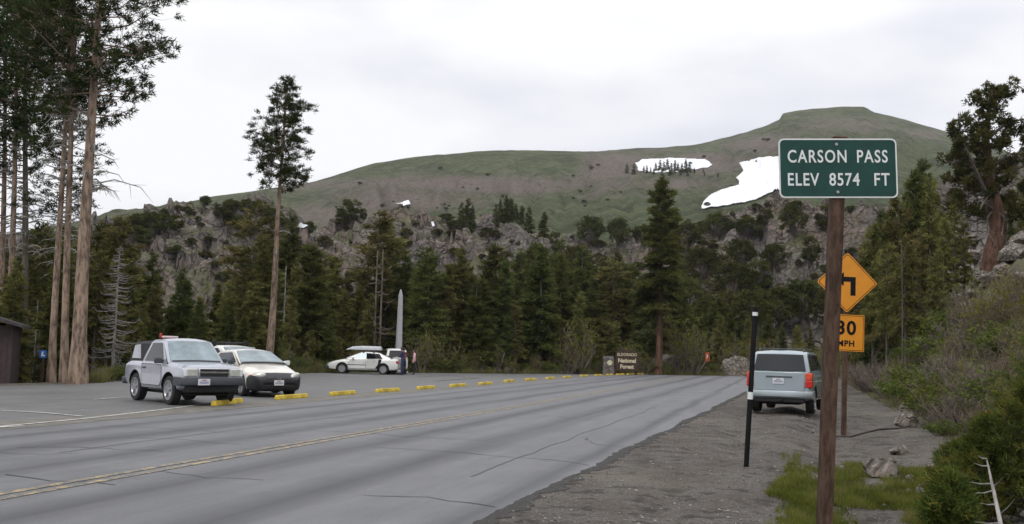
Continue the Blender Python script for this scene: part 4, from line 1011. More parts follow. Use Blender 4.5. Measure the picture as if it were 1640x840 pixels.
# ------------------------------------------------------------------ people
def person(label, loc, face, height, top, legs, skin, hair, arms, stance=.10, bend=0, shoe=None):
    """continuous skinned body; y+ is forward before turning"""
    k = height / 1.75
    J = {}; E = []; V = []; RR = []
    def j(n, x, y, z, r, par=None, ry=None):
        J[n] = len(V); V.append((x * k, (y + max(0, z - .95) * bend) * k, z * k)); RR.append((r * k, (ry or r) * k))
        if par: E.append((J[par], J[n]))
    j('pelvis', 0, 0, .96, .135, None, .10); j('waist', 0, .0, 1.10, .125, 'pelvis', .095); j('chest', 0, 0, 1.30, .155, 'waist', .105); j('sh', 0, -.01, 1.43, .11, 'chest', .085)
    j('neck', 0, 0, 1.52, .055, 'sh'); j('jaw', 0, .02, 1.58, .07, 'neck', .08); j('head', 0, .015, 1.66, .082, 'jaw', .095); j('crown', 0, .0, 1.735, .055, 'head')
    for s_, nm in ((-1, 'l'), (1, 'r')):
        j('hip' + nm, s_ * .09, 0, .90, .095, 'pelvis'); j('knee' + nm, s_ * (stance + .01), .03, .50, .062, 'hip' + nm); j('calf' + nm, s_ * (stance + .012), 0.0, .33, .058, 'knee' + nm); j('ank' + nm, s_ * (stance + .02), 0, .09, .040, 'calf' + nm)
        j('foot' + nm, s_ * (stance + .03), .08, .045, .042, 'ank' + nm); j('toe' + nm, s_ * (stance + .035), .17, .035, .032, 'foot' + nm)
        e1, w1 = arms[nm]
        j('shl' + nm, s_ * .18, -.01, 1.41, .058, 'sh'); j('elb' + nm, *e1, .044, 'shl' + nm); j('wri' + nm, *w1, .029, 'elb' + nm)
        d = (Vector(w1) - Vector(e1)).normalized(); p_ = Vector(w1) + d * .05; j('palm' + nm, *p_, .034, 'wri' + nm, .018)
        lat = d.cross(Vector((0, 1, .2))).normalized()
        for i, ln in enumerate((.062, .072, .068, .05)):
            a_ = p_ + d * .035 + lat * (.024 - .016 * i); b_ = a_ + d * ln * .6 + Vector((0, .012, 0)); c_ = b_ + d * ln * .4 + Vector((0, .022, 0))
            j('f%d%s' % (i, nm), *a_, .0095, 'palm' + nm); j('g%d%s' % (i, nm), *b_, .0085, 'f%d%s' % (i, nm)); j('h%d%s' % (i, nm), *c_, .007, 'g%d%s' % (i, nm))
        a_ = p_ - lat * -.04 + d * .0; j('t1' + nm, *(a_), .010, 'palm' + nm); j('t2' + nm, *(a_ + d * .035 + Vector((0, .025, 0))), .0085, 't1' + nm)
    me = bpy.data.meshes.new('person'); me.from_pydata(V, E, []); o = link('body', me)
    sk = o.modifiers.new('skin', 'SKIN'); sub = o.modifiers.new('sub', 'SUBSURF'); sub.levels = 2; sub.render_levels = 2
    for i, (a, b_) in enumerate(RR): me.skin_vertices[0].data[i].radius = (a, b_)
    me.skin_vertices[0].data[0].use_root = True
    bpy.context.view_layer.update(); m2 = bpy.data.meshes.new_from_object(o.evaluated_get(bpy.context.evaluated_depsgraph_get())); bpy.data.objects.remove(o)
    m2.materials.clear()
    for mm in (skin, top, legs, shoe or M_vinyl): m2.materials.append(mm)
    wl, wr_ = Vector(arms['l'][1]) * k, Vector(arms['r'][1]) * k
    for p in m2.polygons:
        z = p.center.z / k; c_ = p.center; near = min((c_ - wl).length, (c_ - wr_).length)
        hand = any((c_ - w_).length < .17 * k and (c_ - (Vector(arms[n][0]) * k)).length > (w_ - Vector(arms[n][0]) * k).length + .0 for n, w_ in (('l', wl), ('r', wr_)))
        p.material_index = 0 if (z > 1.50 or hand) else (3 if z < .085 else (2 if z < .97 and abs(c_.x) < .2 * k else (1 if z >= .85 else 2)))
        p.use_smooth = True
    r = thing('person', label, 'person', loc, -face); b_ = link('body', m2, r)
    m = MB(); m.lathe([(1.60 * k, .088 * k), (1.66 * k, .102 * k), (1.72 * k, .092 * k), (1.765 * k, .05 * k)], 14, axis='z'); h = m.build('hair', hair, r, smooth=60); h.location = (0, (-.018 + .68 * bend) * k, 0)
    # face
    yb = (.015 + .70 * bend) * k
    m = MB(); m.lathe([(-.01, .004), (0, .012), (.012, .003)], 8, axis='z', c=(0, yb + .098 * k, 1.635 * k)); m.build('nose', skin, r, smooth=60)
    m = MB()
    for s_ in (-1, 1): m.lathe([(-.006, .003), (0, .009), (.006, .003)], 8, axis='z', c=(s_ * .032 * k, yb + .088 * k, 1.662 * k))
    m.build('eyes', M_vinyl, r, smooth=60)
    m = MB(); m.box(-.022 * k, .022 * k, yb + .078 * k, yb + .09 * k, 1.592 * k, 1.600 * k); m.build('mouth', M_red, r)
    m = MB()
    for s_ in (-1, 1): m.lathe([(-.03, .006), (0, .016), (.03, .008)], 8, axis='z', c=(s_ * .09 * k, yb - .01 * k, 1.65 * k))
    m.build('ears', skin, r, smooth=60)
    return r
M_skin = simple('skin', (.36, .20, .14), .6); M_navy = simple('navy_fabric', (.030, .035, .085), .85, var=.2); M_maroon = simple('maroon_fabric', (.12, .02, .03), .85); M_dk = simple('dark_trousers', (.012, .013, .018), .85); M_pink = simple('pink_fabric', (.60, .36, .42), .85); M_hair = simple('dark_hair', (.02, .014, .01), .7)
arms_dn = {'l': ((-.25, .02, 1.16), (-.26, .10, .95)), 'r': ((.25, .02, 1.16), (.26, .10, .95))}
arms_up = {'l': ((-.24, .06, 1.18), (-.16, .28, 1.14)), 'r': ((.24, .06, 1.18), (.16, .28, 1.14))}
p = at(644.5, 601, 64.2); person('person in navy jacket and blue trousers bending over beside the open white sedan', (p.x, 64.2, 0), R(-75), 1.74, M_navy, M_navy, M_skin, M_hair, arms_up, bend=.12)
p = at(640, 601, 63.6); person('person in maroon top and dark trousers at the boot of the white sedan', (p.x - .05, 66.2, 0), R(-20), 1.70, M_maroon, M_dk, M_skin, M_hair, arms_up, bend=.05)
p = at(663, 601.5, 65.5); person('person in pink top and black trousers standing apart right of the obelisk', (p.x, 65.5, 0), R(-100), 1.60, M_pink, M_dk, M_skin, M_hair, arms_dn, stance=.07, bend=.03)
#@@PART3
# ------------------------------------------------------------------ vegetation prototypes (meshes shared by the copies)
def crown_from(points, outd, tint, mat, name, ln, wd, per, spread, jit=.9, up=.25):
    """points (n,3) clump centres, outd (n,3) directions; per leaves each"""
    n = len(points); P = np.repeat(points, per, 0) + rng.normal(size=(n * per, 3)) * spread * np.array([1, 1, .6])
    D_ = unit(np.repeat(outd, per, 0) + rng.normal(size=(n * per, 3)) * jit + np.array([0, 0, up]))
    l = ln * rng.uniform(.6, 1.3, n * per); w_ = wd * rng.uniform(.7, 1.3, n * per)
    T = np.clip(np.repeat(tint, per) + rng.normal(size=n * per) * .16, 0, 1)
    return tri_mesh(name, leaves(P, D_, l, w_), mat, T)
def trunk_mesh(name, mat, H, r0, r1, seed, wob=.06, branches=None, n=8, flare=1.35):
    m = MB(); rnd = random.Random(seed); pts = []; rad = []; k = 12
    for i in range(k + 1):
        t_ = i / k; pts.append((N.noise(Vector((t_ * 2.2, seed, 0))) * wob * H * .1 * (t_ > 0), N.noise(Vector((t_ * 2.2, seed, 9))) * wob * H * .1 * (t_ > 0), t_ * H)); rad.append((r0 + (r1 - r0) * t_ ** .9) * (flare if i == 0 else 1.0))
    pts = [(0, 0, -.4)] + pts; rad = [rad[0] * 1.1] + rad
    m.tube(pts, rad, n)
    if branches is not None:
        for a, b_, c_, r in branches: m.tube([a, b_, c_], [r, r * .7, r * .2], 4, cap=False)
    return m.mesh(name, mat, smooth=60), pts
def fir_proto(seed, H=12, Rr=2.2, cb=.08, nleaf=1500, mat=None, droop=.35, pw=.85, gap=.25, ln=.42, wd=.11, per=5, bark=None, tr=.016, name='fir_tree', skirt=True):
    g = np.random.default_rng(seed); rnd = random.Random(seed)
    nb = int(H * (1 - cb) / .42 * 6); t_ = (np.arange(nb) + g.uniform(0, 1, nb)) / nb; z = H * (cb + (1 - cb) * t_)
    az = g.uniform(0, 2 * pi, nb) ; lobe = 1 + .28 * np.sin(az * 2 + seed) * np.sin(t_ * 9 + seed * 1.7)
    Lb = Rr * (1 - t_) ** pw * g.uniform(.55, 1.12, nb) * lobe + .12
    gone = g.uniform(0, 1, nb) < gap; Lb[gone] *= .35
    el = -.18 + .75 * t_ + g.normal(size=nb) * .08
    pr = Lb ** 1.3; pr /= pr.sum(); b_ = g.choice(nb, nleaf, p=pr); s_ = g.uniform(.12, 1, nleaf) ** .75
    lat = g.normal(size=nleaf) * (.20 * Lb[b_] * (1.15 - s_) + .05)
    r_ = s_ * Lb[b_]; zz = z[b_] + r_ * np.tan(el[b_]) - droop * r_ ** 2 / (Rr + .01) * (1 - t_[b_]) + np.abs(lat) * -.15
    x = r_ * np.cos(az[b_]) - lat * np.sin(az[b_]); y = r_ * np.sin(az[b_]) + lat * np.cos(az[b_])
    P = np.stack([x, y, zz], 1); O = np.stack([np.cos(az[b_]), np.sin(az[b_]), el[b_] - .2], 1)
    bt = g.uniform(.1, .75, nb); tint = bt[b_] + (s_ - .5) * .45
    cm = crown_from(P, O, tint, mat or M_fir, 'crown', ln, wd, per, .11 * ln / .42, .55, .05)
    br = []
    for i in range(0, nb, 2):
        a = (0, 0, z[i]); e_ = Lb[i]; zc = z[i] + e_ * math.tan(el[i]) - droop * e_ ** 2 / Rr * (1 - t_[i]); br.append((a, (e_ * .5 * cos(az[i]), e_ * .5 * sin(az[i]), (z[i] + zc) / 2 + .05), (e_ * cos(az[i]), e_ * sin(az[i]), zc), .022))
    if cb > .14 and skirt:      # dead lower branches
        for i in range(int(cb * H * 5)):
            zz_ = rnd.uniform(.08, cb) * H; a_ = rnd.uniform(0, 6.28); l = rnd.uniform(.4, 1.) * Rr * .8; br.append(((0, 0, zz_), (l * .5 * cos(a_), l * .5 * sin(a_), zz_ - .05), (l * cos(a_), l * sin(a_), zz_ - rnd.uniform(.05, .4) * l), .02))
    tm, _ = trunk_mesh('trunk', bark or M_barkg, H * .985, H * tr, .02, seed, .05, br, 7)
    return tm, cm, H
def tuft_crown(seed, cent, outd, tint, mat, ln=.16, wd=.035, per=22, rad=.12):
    return crown_from(cent, outd, tint, mat, 'crown', ln, wd, per, rad, 1.0, .25)
def pine_proto(seed, H, cb, Rr, tr, prof, nb=90, tufts=9, mat=None, bark=None, ln=.20, wd=.045, per=22, rad=.15, wob=.05, dead=0, n=12):
    g = np.random.default_rng(seed); rnd = random.Random(seed); C_ = []; O_ = []; T_ = []; br = []
    tm_, pts = trunk_mesh('t', bark, H, tr, .03, seed, wob)
    bpy.data.meshes.remove(tm_)
    def tp(z):
        z = max(0, min(H, z)); i = 1 + z / H * 12; k = min(12, int(i)); f_ = i - k; a, b_ = Vector(pts[k]), Vector(pts[min(13, k + 1)]); return a.lerp(b_, f_)
    for i in range(nb):
        t_ = (i + g.uniform()) / nb; z = H * (cb + (1 - cb) * t_); a = g.uniform(0, 2 * pi); l = Rr * lerp_tab(prof, t_) * g.uniform(.5, 1.15)
        if g.uniform() < .12: l *= 1.25
        el = g.uniform(-.15, .45) + .5 * t_; base = tp(z); d = Vector((cos(a) * cos(el), sin(a) * cos(el), sin(el)))
        tip = base + d * l; mid = base + d * l * .5 + Vector((0, 0, -.08 * l)); br.append((base, mid, tip, .022 + .012 * l * .5))
        tt = g.uniform(.15, .7)
        for k in range(max(2, int(tufts * l / Rr + .5))):
            s_ = g.uniform(.38, 1.05) ** .7; p = base.lerp(tip, s_) + Vector(g.normal(size=3)) * (.17 * l + .1) * (1.1 - s_ * .6); p.z += .05
            C_.append(p); O_.append((p - base.lerp(tip, s_ * .6)).normalized()); T_.append(tt + g.normal() * .12)
            br.append((base.lerp(tip, s_ * .7), base.lerp(p, .8), p, .008))
    cm = tuft_crown(seed, np.array([tuple(p) for p in C_]), np.array([tuple(p) for p in O_]), np.array(T_), mat or M_pine, ln, wd, per, rad)
    tm, _ = trunk_mesh('trunk', bark, H, tr, .03, seed, wob, br, n)
    dm = None
    if dead:
        m = MB()
        for i in range(dead):
            z = H * rnd.uniform(cb * .62, cb * 1.05); a = rnd.uniform(0, 6.28); l = rnd.uniform(.3, 1) * Rr * .8; b0 = tp(z); d = Vector((cos(a), sin(a), 0))
            p = [b0, b0 + d * l * .4 + Vector((0, 0, .12 * l)), b0 + d * l * .8 + Vector((0, 0, .02 * l)), b0 + d * l + Vector((0, 0, -.22 * l))]
            m.tube(p, [.035, .026, .016, .004], 5, cap=False)
            for j_ in range(3):
                q0 = p[1].lerp(p[2], rnd.random()); e = Vector((rnd.gauss(0, 1), rnd.gauss(0, 1), rnd.gauss(-.2, .5))).normalized() * l * .25; m.tube([q0, q0 + e], [.012, .003], 4, cap=False)
        dm = m.mesh('dead_branches', M_dead, smooth=60)
    return tm, cm, H, dm
def snag_proto(seed, H, tr, Rr, n=90, mat=None, z0=.04):
    rnd = random.Random(seed); br = []
    m = MB()
    for i in range(n):
        t_ = z0 + (1 - z0) * (i + rnd.random()) / n; z = t_ * H; a = rnd.uniform(0, 6.28); l = Rr * (1 - t_) ** .6 * rnd.uniform(.45, 1.05) + .1; d = Vector((cos(a), sin(a), 0)); b0 = Vector((0, 0, z))
        p = [b0, b0 + d * l * .45 + Vector((0, 0, -.10 * l)), b0 + d * l * .8 + Vector((0, 0, -.10 * l)), b0 + d * l + Vector((0, 0, .10 * l))]
        m.tube(p, [.036, .028, .018, .006], 4, cap=False)
        for j_ in range(4):
            q0 = p[1].lerp(p[3], rnd.random()); e = Vector((rnd.gauss(0, 1), rnd.gauss(0, 1), rnd.gauss(-.1, .3))).normalized() * l * .3; m.tube([q0, q0 + e], [.010, .003], 3, cap=False)
    dm = m.mesh('dead_branches', mat or M_dead, smooth=60)
    if n < 50:       # few branches: one mesh with the trunk
        bpy.data.meshes.remove(dm); dm = None; br = []; rnd = random.Random(seed)
        for i in range(n):
            t_ = z0 + (1 - z0) * (i + rnd.random()) / n; z = t_ * H; a = rnd.uniform(0, 6.28); l = Rr * (1 - t_) ** .6 * rnd.uniform(.4, 1.05) + .1; d = Vector((cos(a), sin(a), 0)); b0 = Vector((0, 0, z))
            br.append((b0, b0 + d * l * .5 + Vector((0, 0, -.12 * l)), b0 + d * l + Vector((0, 0, rnd.uniform(-.3, .25) * l)), .028))
    else: br = None
    tm, _ = trunk_mesh('trunk', mat or M_dead, H, tr, .025, seed, .03, br, 8)
    return tm, None, H, dm
def round_proto(seed, H=5, Rr=2.2, mat=None, nblob=34, per=9, ln=.26, wd=.10, bark=None, low=.18):
    g = np.random.default_rng(seed); C_ = []; O_ = []; T_ = []; br = []
    for i in range(nblob):
        u = g.uniform(-.75, 1); a = g.uniform(0, 2 * pi); k = math.sqrt(max(0, 1 - u * u)) * g.uniform(.5, 1.02)
        c_ = Vector((Rr * k * cos(a), Rr * k * sin(a), H * (low + .41) + u * H * .38)); rb = g.uniform(.16, .30) * Rr; tt = g.uniform(.1, .7)
        br.append(((0, 0, H * low * g.uniform(.2, 1)), tuple(c_ * .5 + Vector((0, 0, H * .15))), tuple(c_), .05))
        for j_ in range(26):
            d = Vector(g.normal(size=3)).normalized(); C_.append(tuple(c_ + d * rb * g.uniform(.4, 1.0) * 1.2)); O_.append(tuple(d)); T_.append(tt + d.z * .2)
    cm = crown_from(np.array(C_), np.array(O_), np.array(T_), mat or M_jun, 'crown', ln, wd, per, .08, .8, .1)
    tm, _ = trunk_mesh('trunk', bark or M_barkg, H * .75, .09 * Rr + .03, .03, seed, .1, br, 6)
    return tm, cm, H, None
def shrub_proto(seed, H=1.2, Rr=.9, mat=None, stems=26, leaf=True, ln=.09, wd=.05, per=7, stemmat=None, spread=.07, upw=.9, dens=9):
    g = np.random.default_rng(seed); m = MB(); C_ = []; O_ = []; T_ = []
    for i in range(stems):
        a = g.uniform(0, 6.28); k = math.sqrt(g.uniform(0, 1)); h = H * g.uniform(.6, 1.05) * (1 - .35 * k * k); tip = Vector((Rr * k * cos(a), Rr * k * sin(a), h)); b0 = Vector((tip.x * .25, tip.y * .25, -.05))
        mid = b0.lerp(tip, .5) + Vector(g.normal(size=3)) * .05 * H; mid.z += .03; m.tube([b0, mid, tip], [.012 * H + .003, .009 * H, .003], 4, cap=False)
        tt = g.uniform(.1, .8)
        for j_ in range(dens):
            s_ = g.uniform(.3 if leaf else .2, 1); p = (b0.lerp(mid, s_ * 2) if s_ < .5 else mid.lerp(tip, s_ * 2 - 1)); e = Vector((g.normal(), g.normal(), upw * abs(g.normal()))).normalized() * H * g.uniform(.10, .24)
            m.tube([p, p + e], [.004 * H + .001, .002], 3, cap=False); C_.append(tuple(p + e * .8)); O_.append(tuple(e.normalized())); T_.append(tt + s_ * .2)
    sm = m.mesh('stems', stemmat or M_twig, smooth=60)
    cm = crown_from(np.array(C_), np.array(O_), np.array(T_), mat or M_shrub, 'leaves', ln, wd, per, spread, .9, .2) if leaf else None
    return sm, cm, H
def tree_obj(proto, name, label, cat, loc, rz, scale, group=None, tilt=(0, 0), crown='crown', trunk='trunk'):
    r = bpy.data.objects.new(name, None); COL.objects.link(r); tag(r, label, cat, group); r.location = loc; r.rotation_euler = (tilt[0], tilt[1], rz)
    r.scale = scale if hasattr(scale, '__len__') else (scale,) * 3
    if proto[0]: link(trunk, proto[0], r)
    if proto[1]: link(crown, proto[1], r)
    if len(proto) > 3 and proto[3]: link('dead_branches', proto[3], r)
    return r
def stand(px, top, dist, proto, name, label, cat='tree', group=None, wide=1, tilt=(0, 0), sink=.05, **k):
    """a tree of true size at that range, its top reaching the height seen in the photo"""
    p = atr(px, 500, dist); z = surf(p.x, p.y); zt_ = atr(px, top, dist).z; s_ = max(.15, (zt_ - z) / proto[2])
    return tree_obj(proto, name, label, cat, (p.x, p.y, z - sink), random.uniform(0, 6.28), (s_ * wide, s_ * wide, s_), group, tilt, **k)

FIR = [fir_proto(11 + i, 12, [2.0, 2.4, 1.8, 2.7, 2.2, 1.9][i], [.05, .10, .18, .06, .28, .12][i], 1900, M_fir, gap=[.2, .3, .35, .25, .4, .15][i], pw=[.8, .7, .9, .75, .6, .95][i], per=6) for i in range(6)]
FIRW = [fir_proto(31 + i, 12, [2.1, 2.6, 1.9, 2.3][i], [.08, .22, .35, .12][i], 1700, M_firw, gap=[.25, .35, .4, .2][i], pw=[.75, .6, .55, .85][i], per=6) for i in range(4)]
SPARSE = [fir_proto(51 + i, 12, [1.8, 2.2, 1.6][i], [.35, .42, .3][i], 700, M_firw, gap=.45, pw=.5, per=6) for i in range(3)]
FARFIR = [fir_proto(61 + i, 8, 1.4, .04, 330, M_fir, gap=.2, per=4, ln=.6, wd=.25) for i in range(3)]
ROUND = [round_proto(71 + i, 5, [2.1, 2.5, 1.8, 2.4][i], M_jun, [34, 40, 26, 36][i]) for i in range(4)]
SAP = [snag_proto(86, 8, .06, .9, 9, M_barkg, z0=.3), snag_proto(87, 7, .05, 1.1, 8, M_barkg, z0=.4), snag_proto(88, 8, .06, .8, 7, M_barkg, z0=.5)]
SNAG = [snag_proto(81, 9, .12, 2.1, 110), snag_proto(82, 7, .09, 1.5, 22, M_twig, z0=.06), snag_proto(83, 8, .10, 1.3, 20, z0=.12)]
SHR = [shrub_proto(91 + i, 1.2, [.9, 1.1, .8, 1.0][i], M_shrub) for i in range(4)]
WIL = [shrub_proto(101 + i, 3.0, [1.2, 1.5, 1.0][i], M_will, 22, True, .16, .07, 3, M_twig, .10, 1.4, 9) for i in range(3)]
DRY = [shrub_proto(111 + i, 1.4, [1.0, .8, 1.2][i], M_dryleaf, 46, i == 1, .07, .03, 2, M_twig, .05, 1.6, 14) for i in range(3)]

# ------------------------------------------------------------------ forest belt
ENV = [(-40, 370), (0, 385), (60, 355), (110, 345), (160, 350), (205, 395), (240, 430), (300, 440), (350, 440), (385, 395), (405, 365), (435, 385), (460, 372), (500, 385), (550, 405), (590, 385), (640, 400), (670, 385), (740, 400), (800, 405), (870, 385),
       (910, 375), (960, 390), (1000, 400), (1090, 430), (1120, 470), (1180, 490), (1220, 495), (1300, 500), (1360, 450), (1400, 370), (1440, 330), (1480, 290), (1530, 345), (1600, 430), (1700, 440)]
ZONES = [(-200, 45, 'by the wooden shed at the far left', 'behind the shed'), (45, 225, 'behind the tall pine trunks on the left', 'behind the left pines'), (225, 420, 'below the grey cliff behind the silver SUV', 'below the left cliff'), (420, 560, 'between the lone pine and the white sedan', 'right of the lone pine'),
         (560, 700, 'behind the granite obelisk', 'behind the obelisk'), (700, 880, 'in the dark stand right of the obelisk', 'in the middle stand'), (880, 1040, 'behind the brown forest sign', 'behind the forest sign'), (1040, 1240, 'where the road leaves view', 'at the road bend'),
         (1240, 1390, 'below the stony slope behind the warning sign', 'behind the warning sign'), (1390, 1900, 'on the bank right of the green sign', 'on the right bank')]
def zone(px):
    for a, b_, l, g_ in ZONES:
        if a <= px < b_: return l, g_
    return ZONES[-1][2:]
rt_ = random.Random(5)
def forest(n, x0, x1, d0, d1, drop0, drop1, kinds):
    for i in range(n):
        px = x0 + (x1 - x0) * (i + rt_.random()) / n; dist = lerp_tab(FT, px) + rt_.uniform(d0, d1); k = rt_.choice(kinds)
        top = lerp_tab(ENV, px) + rt_.uniform(drop0, drop1)
        if 160 < px < 216: dist = max(dist, lerp_tab(FT, px) + 10)
        if 1030 < px < 1082: dist = max(dist, lerp_tab(FT, px) + 9)
        if 612 < px < 662: dist = max(dist, lerp_tab(FT, px) + 13)
        if rt_.random() < .12: top -= rt_.uniform(5, 28)
        P_, nm, lb = {'f': (rt_.choice(FIR), 'fir_tree', 'dark green fir'), 'w': (rt_.choice(FIRW), 'fir_tree', 'olive green fir'), 's': (rt_.choice(SPARSE), 'thin_fir_tree', 'thin fir with bare lower trunk')}[k]
        zl, zg = zone(px)
        if px > 1330: dist = min(dist, 96)
        stand(px, top, dist, P_, nm, '%s %s' % (lb, zl), 'tree', '%ss %s' % (lb, zg), wide=rt_.uniform(.85, 1.25))
forest(64, -60, 1330, 16, 30, 0, 40, 'ffffw')
forest(52, -60, 1330, 6, 15, 15, 95, 'fffwws')
forest(34, 150, 1100, 2.5, 6, 60, 150, 'ffws')
forest(20, 640, 900, 4, 12, 0, 60, 'ffff')
# right bank stand, seen beside the green sign
for px, top, dd, k in [(1385, 395, 70, 'w'), (1398, 360, 62, 'w'), (1412, 335, 66, 'f'), (1428, 330, 74, 'w'), (1441, 318, 60, 'w'), (1455, 300, 68, 'f'), (1468, 275, 64, 'f'), (1480, 258, 66, 'f'), (1492, 285, 60, 'w'), (1503, 310, 70, 'f'), (1516, 345, 58, 'w'), (1530, 330, 66, 's'), (1545, 350, 60, 's'), (1420, 395, 52, 's'), (1450, 380, 50, 's'), (1475, 370, 52, 's'), (1500, 400, 50, 's'), (1622, 330, 90, 'f'), (1640, 300, 95, 'w')]:
    P_ = {'f': FIR[px % 6], 'w': FIRW[px % 4], 's': SPARSE[px % 3]}[k]; nm, lb = {'f': ('fir_tree', 'dark green fir'), 'w': ('fir_tree', 'olive green fir'), 's': ('thin_fir_tree', 'thin fir with bare lower trunk')}[k]; zl, zg = zone(px)
    stand(px, top, dd, P_, nm, '%s %s' % (lb, zl), 'tree', '%ss %s' % (lb, zg), wide=.74)
# named single conifers
stand(240, 402, 62, FIR[0], 'fir_tree', 'pointed fir standing clear above the silver SUV, left of two', 'tree', wide=.9)
stand(291, 424, 60, FIR[5], 'fir_tree', 'broad dark pointed fir standing clear right above the silver SUV', 'tree', wide=1.1)
stand(403, 330, 78, SPARSE[1], 'thin_fir_tree', 'tall loose fir just left of the lone pine trunk', 'tree', wide=1.2)
stand(461, 340, 84, FIR[2], 'fir_tree', 'tall slim dark fir just right of the lone pine trunk', 'tree', wide=.8)
stand(602, 343, 82, SPARSE[0], 'thin_fir_tree', 'tall loose fir rising over the roof box of the white sedan', 'tree', wide=1.5)
stand(620, 360, 85, SPARSE[2], 'thin_fir_tree', 'loose fir rising left of the obelisk tip', 'tree', wide=1.4)
stand(186, 345, 58, SPARSE[2], 'thin_fir_tree', 'loose fir with tuft of foliage on top above the grey snag', 'tree', wide=1.2)
big = fir_proto(202, 18, 2.9, .34, 4600, M_fir, .35, .72, .22, .42, .11, 6, M_barkr, .021)
stand(1056, 284, 91, big, 'tall_fir_tree', 'tallest fir with a reddish trunk right of the brown forest sign', 'tree', tilt=(0, R(1.5)))
# junipers and round trees on the ridge and below it
def on_ridge(px, py, hpx, proto, name, label, cat, group, wide=1, bv=(BV_R, BV_G), **k):
    h = hit(px, py, bv)
    if not h: return
    p = h[0]; s_ = hpx / 1640 * h[1] / proto[2]
    return tree_obj(proto, name, label, cat, (p.x, p.y, p.z - .1), random.uniform(0, 6.28), (s_ * wide, s_ * wide, s_), group, **k)
for i, (px, top, bot, wide) in enumerate([(945, 347, 400, 1.0), (990, 352, 400, .9), (890, 372, 410, .8), (1148, 343, 385, 1.3), (1185, 385, 440, 1.1), (1175, 425, 490, 1.2), (1215, 420, 480, 1.1), (1100, 358, 410, 1.1), (1270, 330, 385, .9), (1240, 393, 437, 1.0), (1160, 470, 540, 1.2), (1212, 470, 545, 1.2), (1285, 452, 520, 1.3), (860, 395, 440, 1.1), (1300, 380, 430, .9),
        (925, 395, 450, 1.2), (960, 430, 490, 1.2), (1125, 400, 460, 1.1), (1085, 395, 450, 1.1), (1250, 465, 530, 1.2), (905, 440, 500, 1.2), (1195, 350, 385, 1.3), (1225, 335, 368, 1.1), (1135, 480, 560, 1.1), (1190, 520, 600, 1.0), (1100, 450, 520, 1.1), (1320, 330, 372, 1.0), (1340, 470, 540, 1.2), (1060, 352, 395, 1.1), (1030, 362, 400, 1.0)]):
    on_ridge(px, bot, bot - top, ROUND[i % 4], 'juniper_tree', 'round dark juniper on the rocks between the forest sign and the green sign', 'tree', 'round junipers on the rocks', wide=wide * 1.0)
RC = [(745, 318, .9), (735, 324, .8), (752, 328, .8), (797, 318, 1), (806, 312, 1), (814, 318, 1), (822, 326, .9), (832, 330, .9), (843, 331, .8), (789, 328, .8), (801, 335, 1.1), (815, 340, 1.1), (868, 340, .7)]
for px, top, s_ in RC:
    d_ = ray(px, 362); a_ = atan2(d_.x, d_.y); r_ = lerp_tab(RRT, a_) - 8
    stand(px, top, r_, FIR[px % 6], 'fir_tree', 'dark fir of the clump on the skyline of the grey cliff', 'tree', 'firs on top of the grey cliff', wide=1.1)
def on_ridge(px, py, hpx, proto, name, label, cat, group, wide=1, bv=(BV_R, BV_G), **k):
    h = hit(px, py, bv)
    if not h: return
    p = h[0]; s_ = hpx / 1640 * h[1] / proto[2]
    return tree_obj(proto, name, label, cat, (p.x, p.y, p.z - .1), random.uniform(0, 6.28), (s_ * wide, s_ * wide, s_), group, **k)
for px, py, hp, wd_ in [(560, 362, 42, 1.4), (548, 366, 24, 1.4), (582, 356, 22, .9), (218, 375, 30, 1.2), (240, 380, 38, 1.2), (262, 378, 34, 1.2), (282, 372, 26, 1.3), (212, 392, 30, 1.3), (232, 398, 30, 1.3), (328, 333, 18, 1.2), (300, 343, 12, 1.5), (262, 345, 10, 1.6), (286, 342, 13, 1.3), (375, 345, 22, 1.6), (355, 352, 18, 1.7), (395, 340, 20, 1.6), (415, 348, 26, 1.3), (385, 372, 26, 1.3), (372, 365, 16, 1.4),
                        (440, 360, 26, 1.2), (345, 430, 12, 2.2), (330, 415, 12, 2), (620, 375, 18, 1.4), (520, 400, 22, 1.3), (700, 380, 14, 1.6), (650, 400, 22, 1.4), (780, 385, 20, 1.4), (205, 420, 26, 1.3), (190, 385, 26, 1.3), (170, 400, 30, 1.3), (305, 395, 14, 1.6), (450, 400, 24, 1.3), (495, 378, 22, 1.0)]:
    on_ridge(px, py, hp, ROUND[(px + py) % 4], 'juniper_bush', 'dark rounded juniper bush on the left rocky slope', 'bush', 'juniper bushes on the left rocky slope', wd_)
rt2 = random.Random(12)
for i in range(170):
    px = rt2.uniform(150, 1620); top = lerp_tab(RT, px); py = top + 8 + rt2.random() ** 1.4 * 130
    if 1240 < px: py = top + 10 + rt2.random() * 150
    on_ridge(px, py, rt2.uniform(6, 17), rt2.choice(ROUND), 'small_bush', 'small dark bush among the grey rocks of the slope', 'bush', 'small bushes scattered over the rocky slope', rt2.uniform(1.2, 2.0))
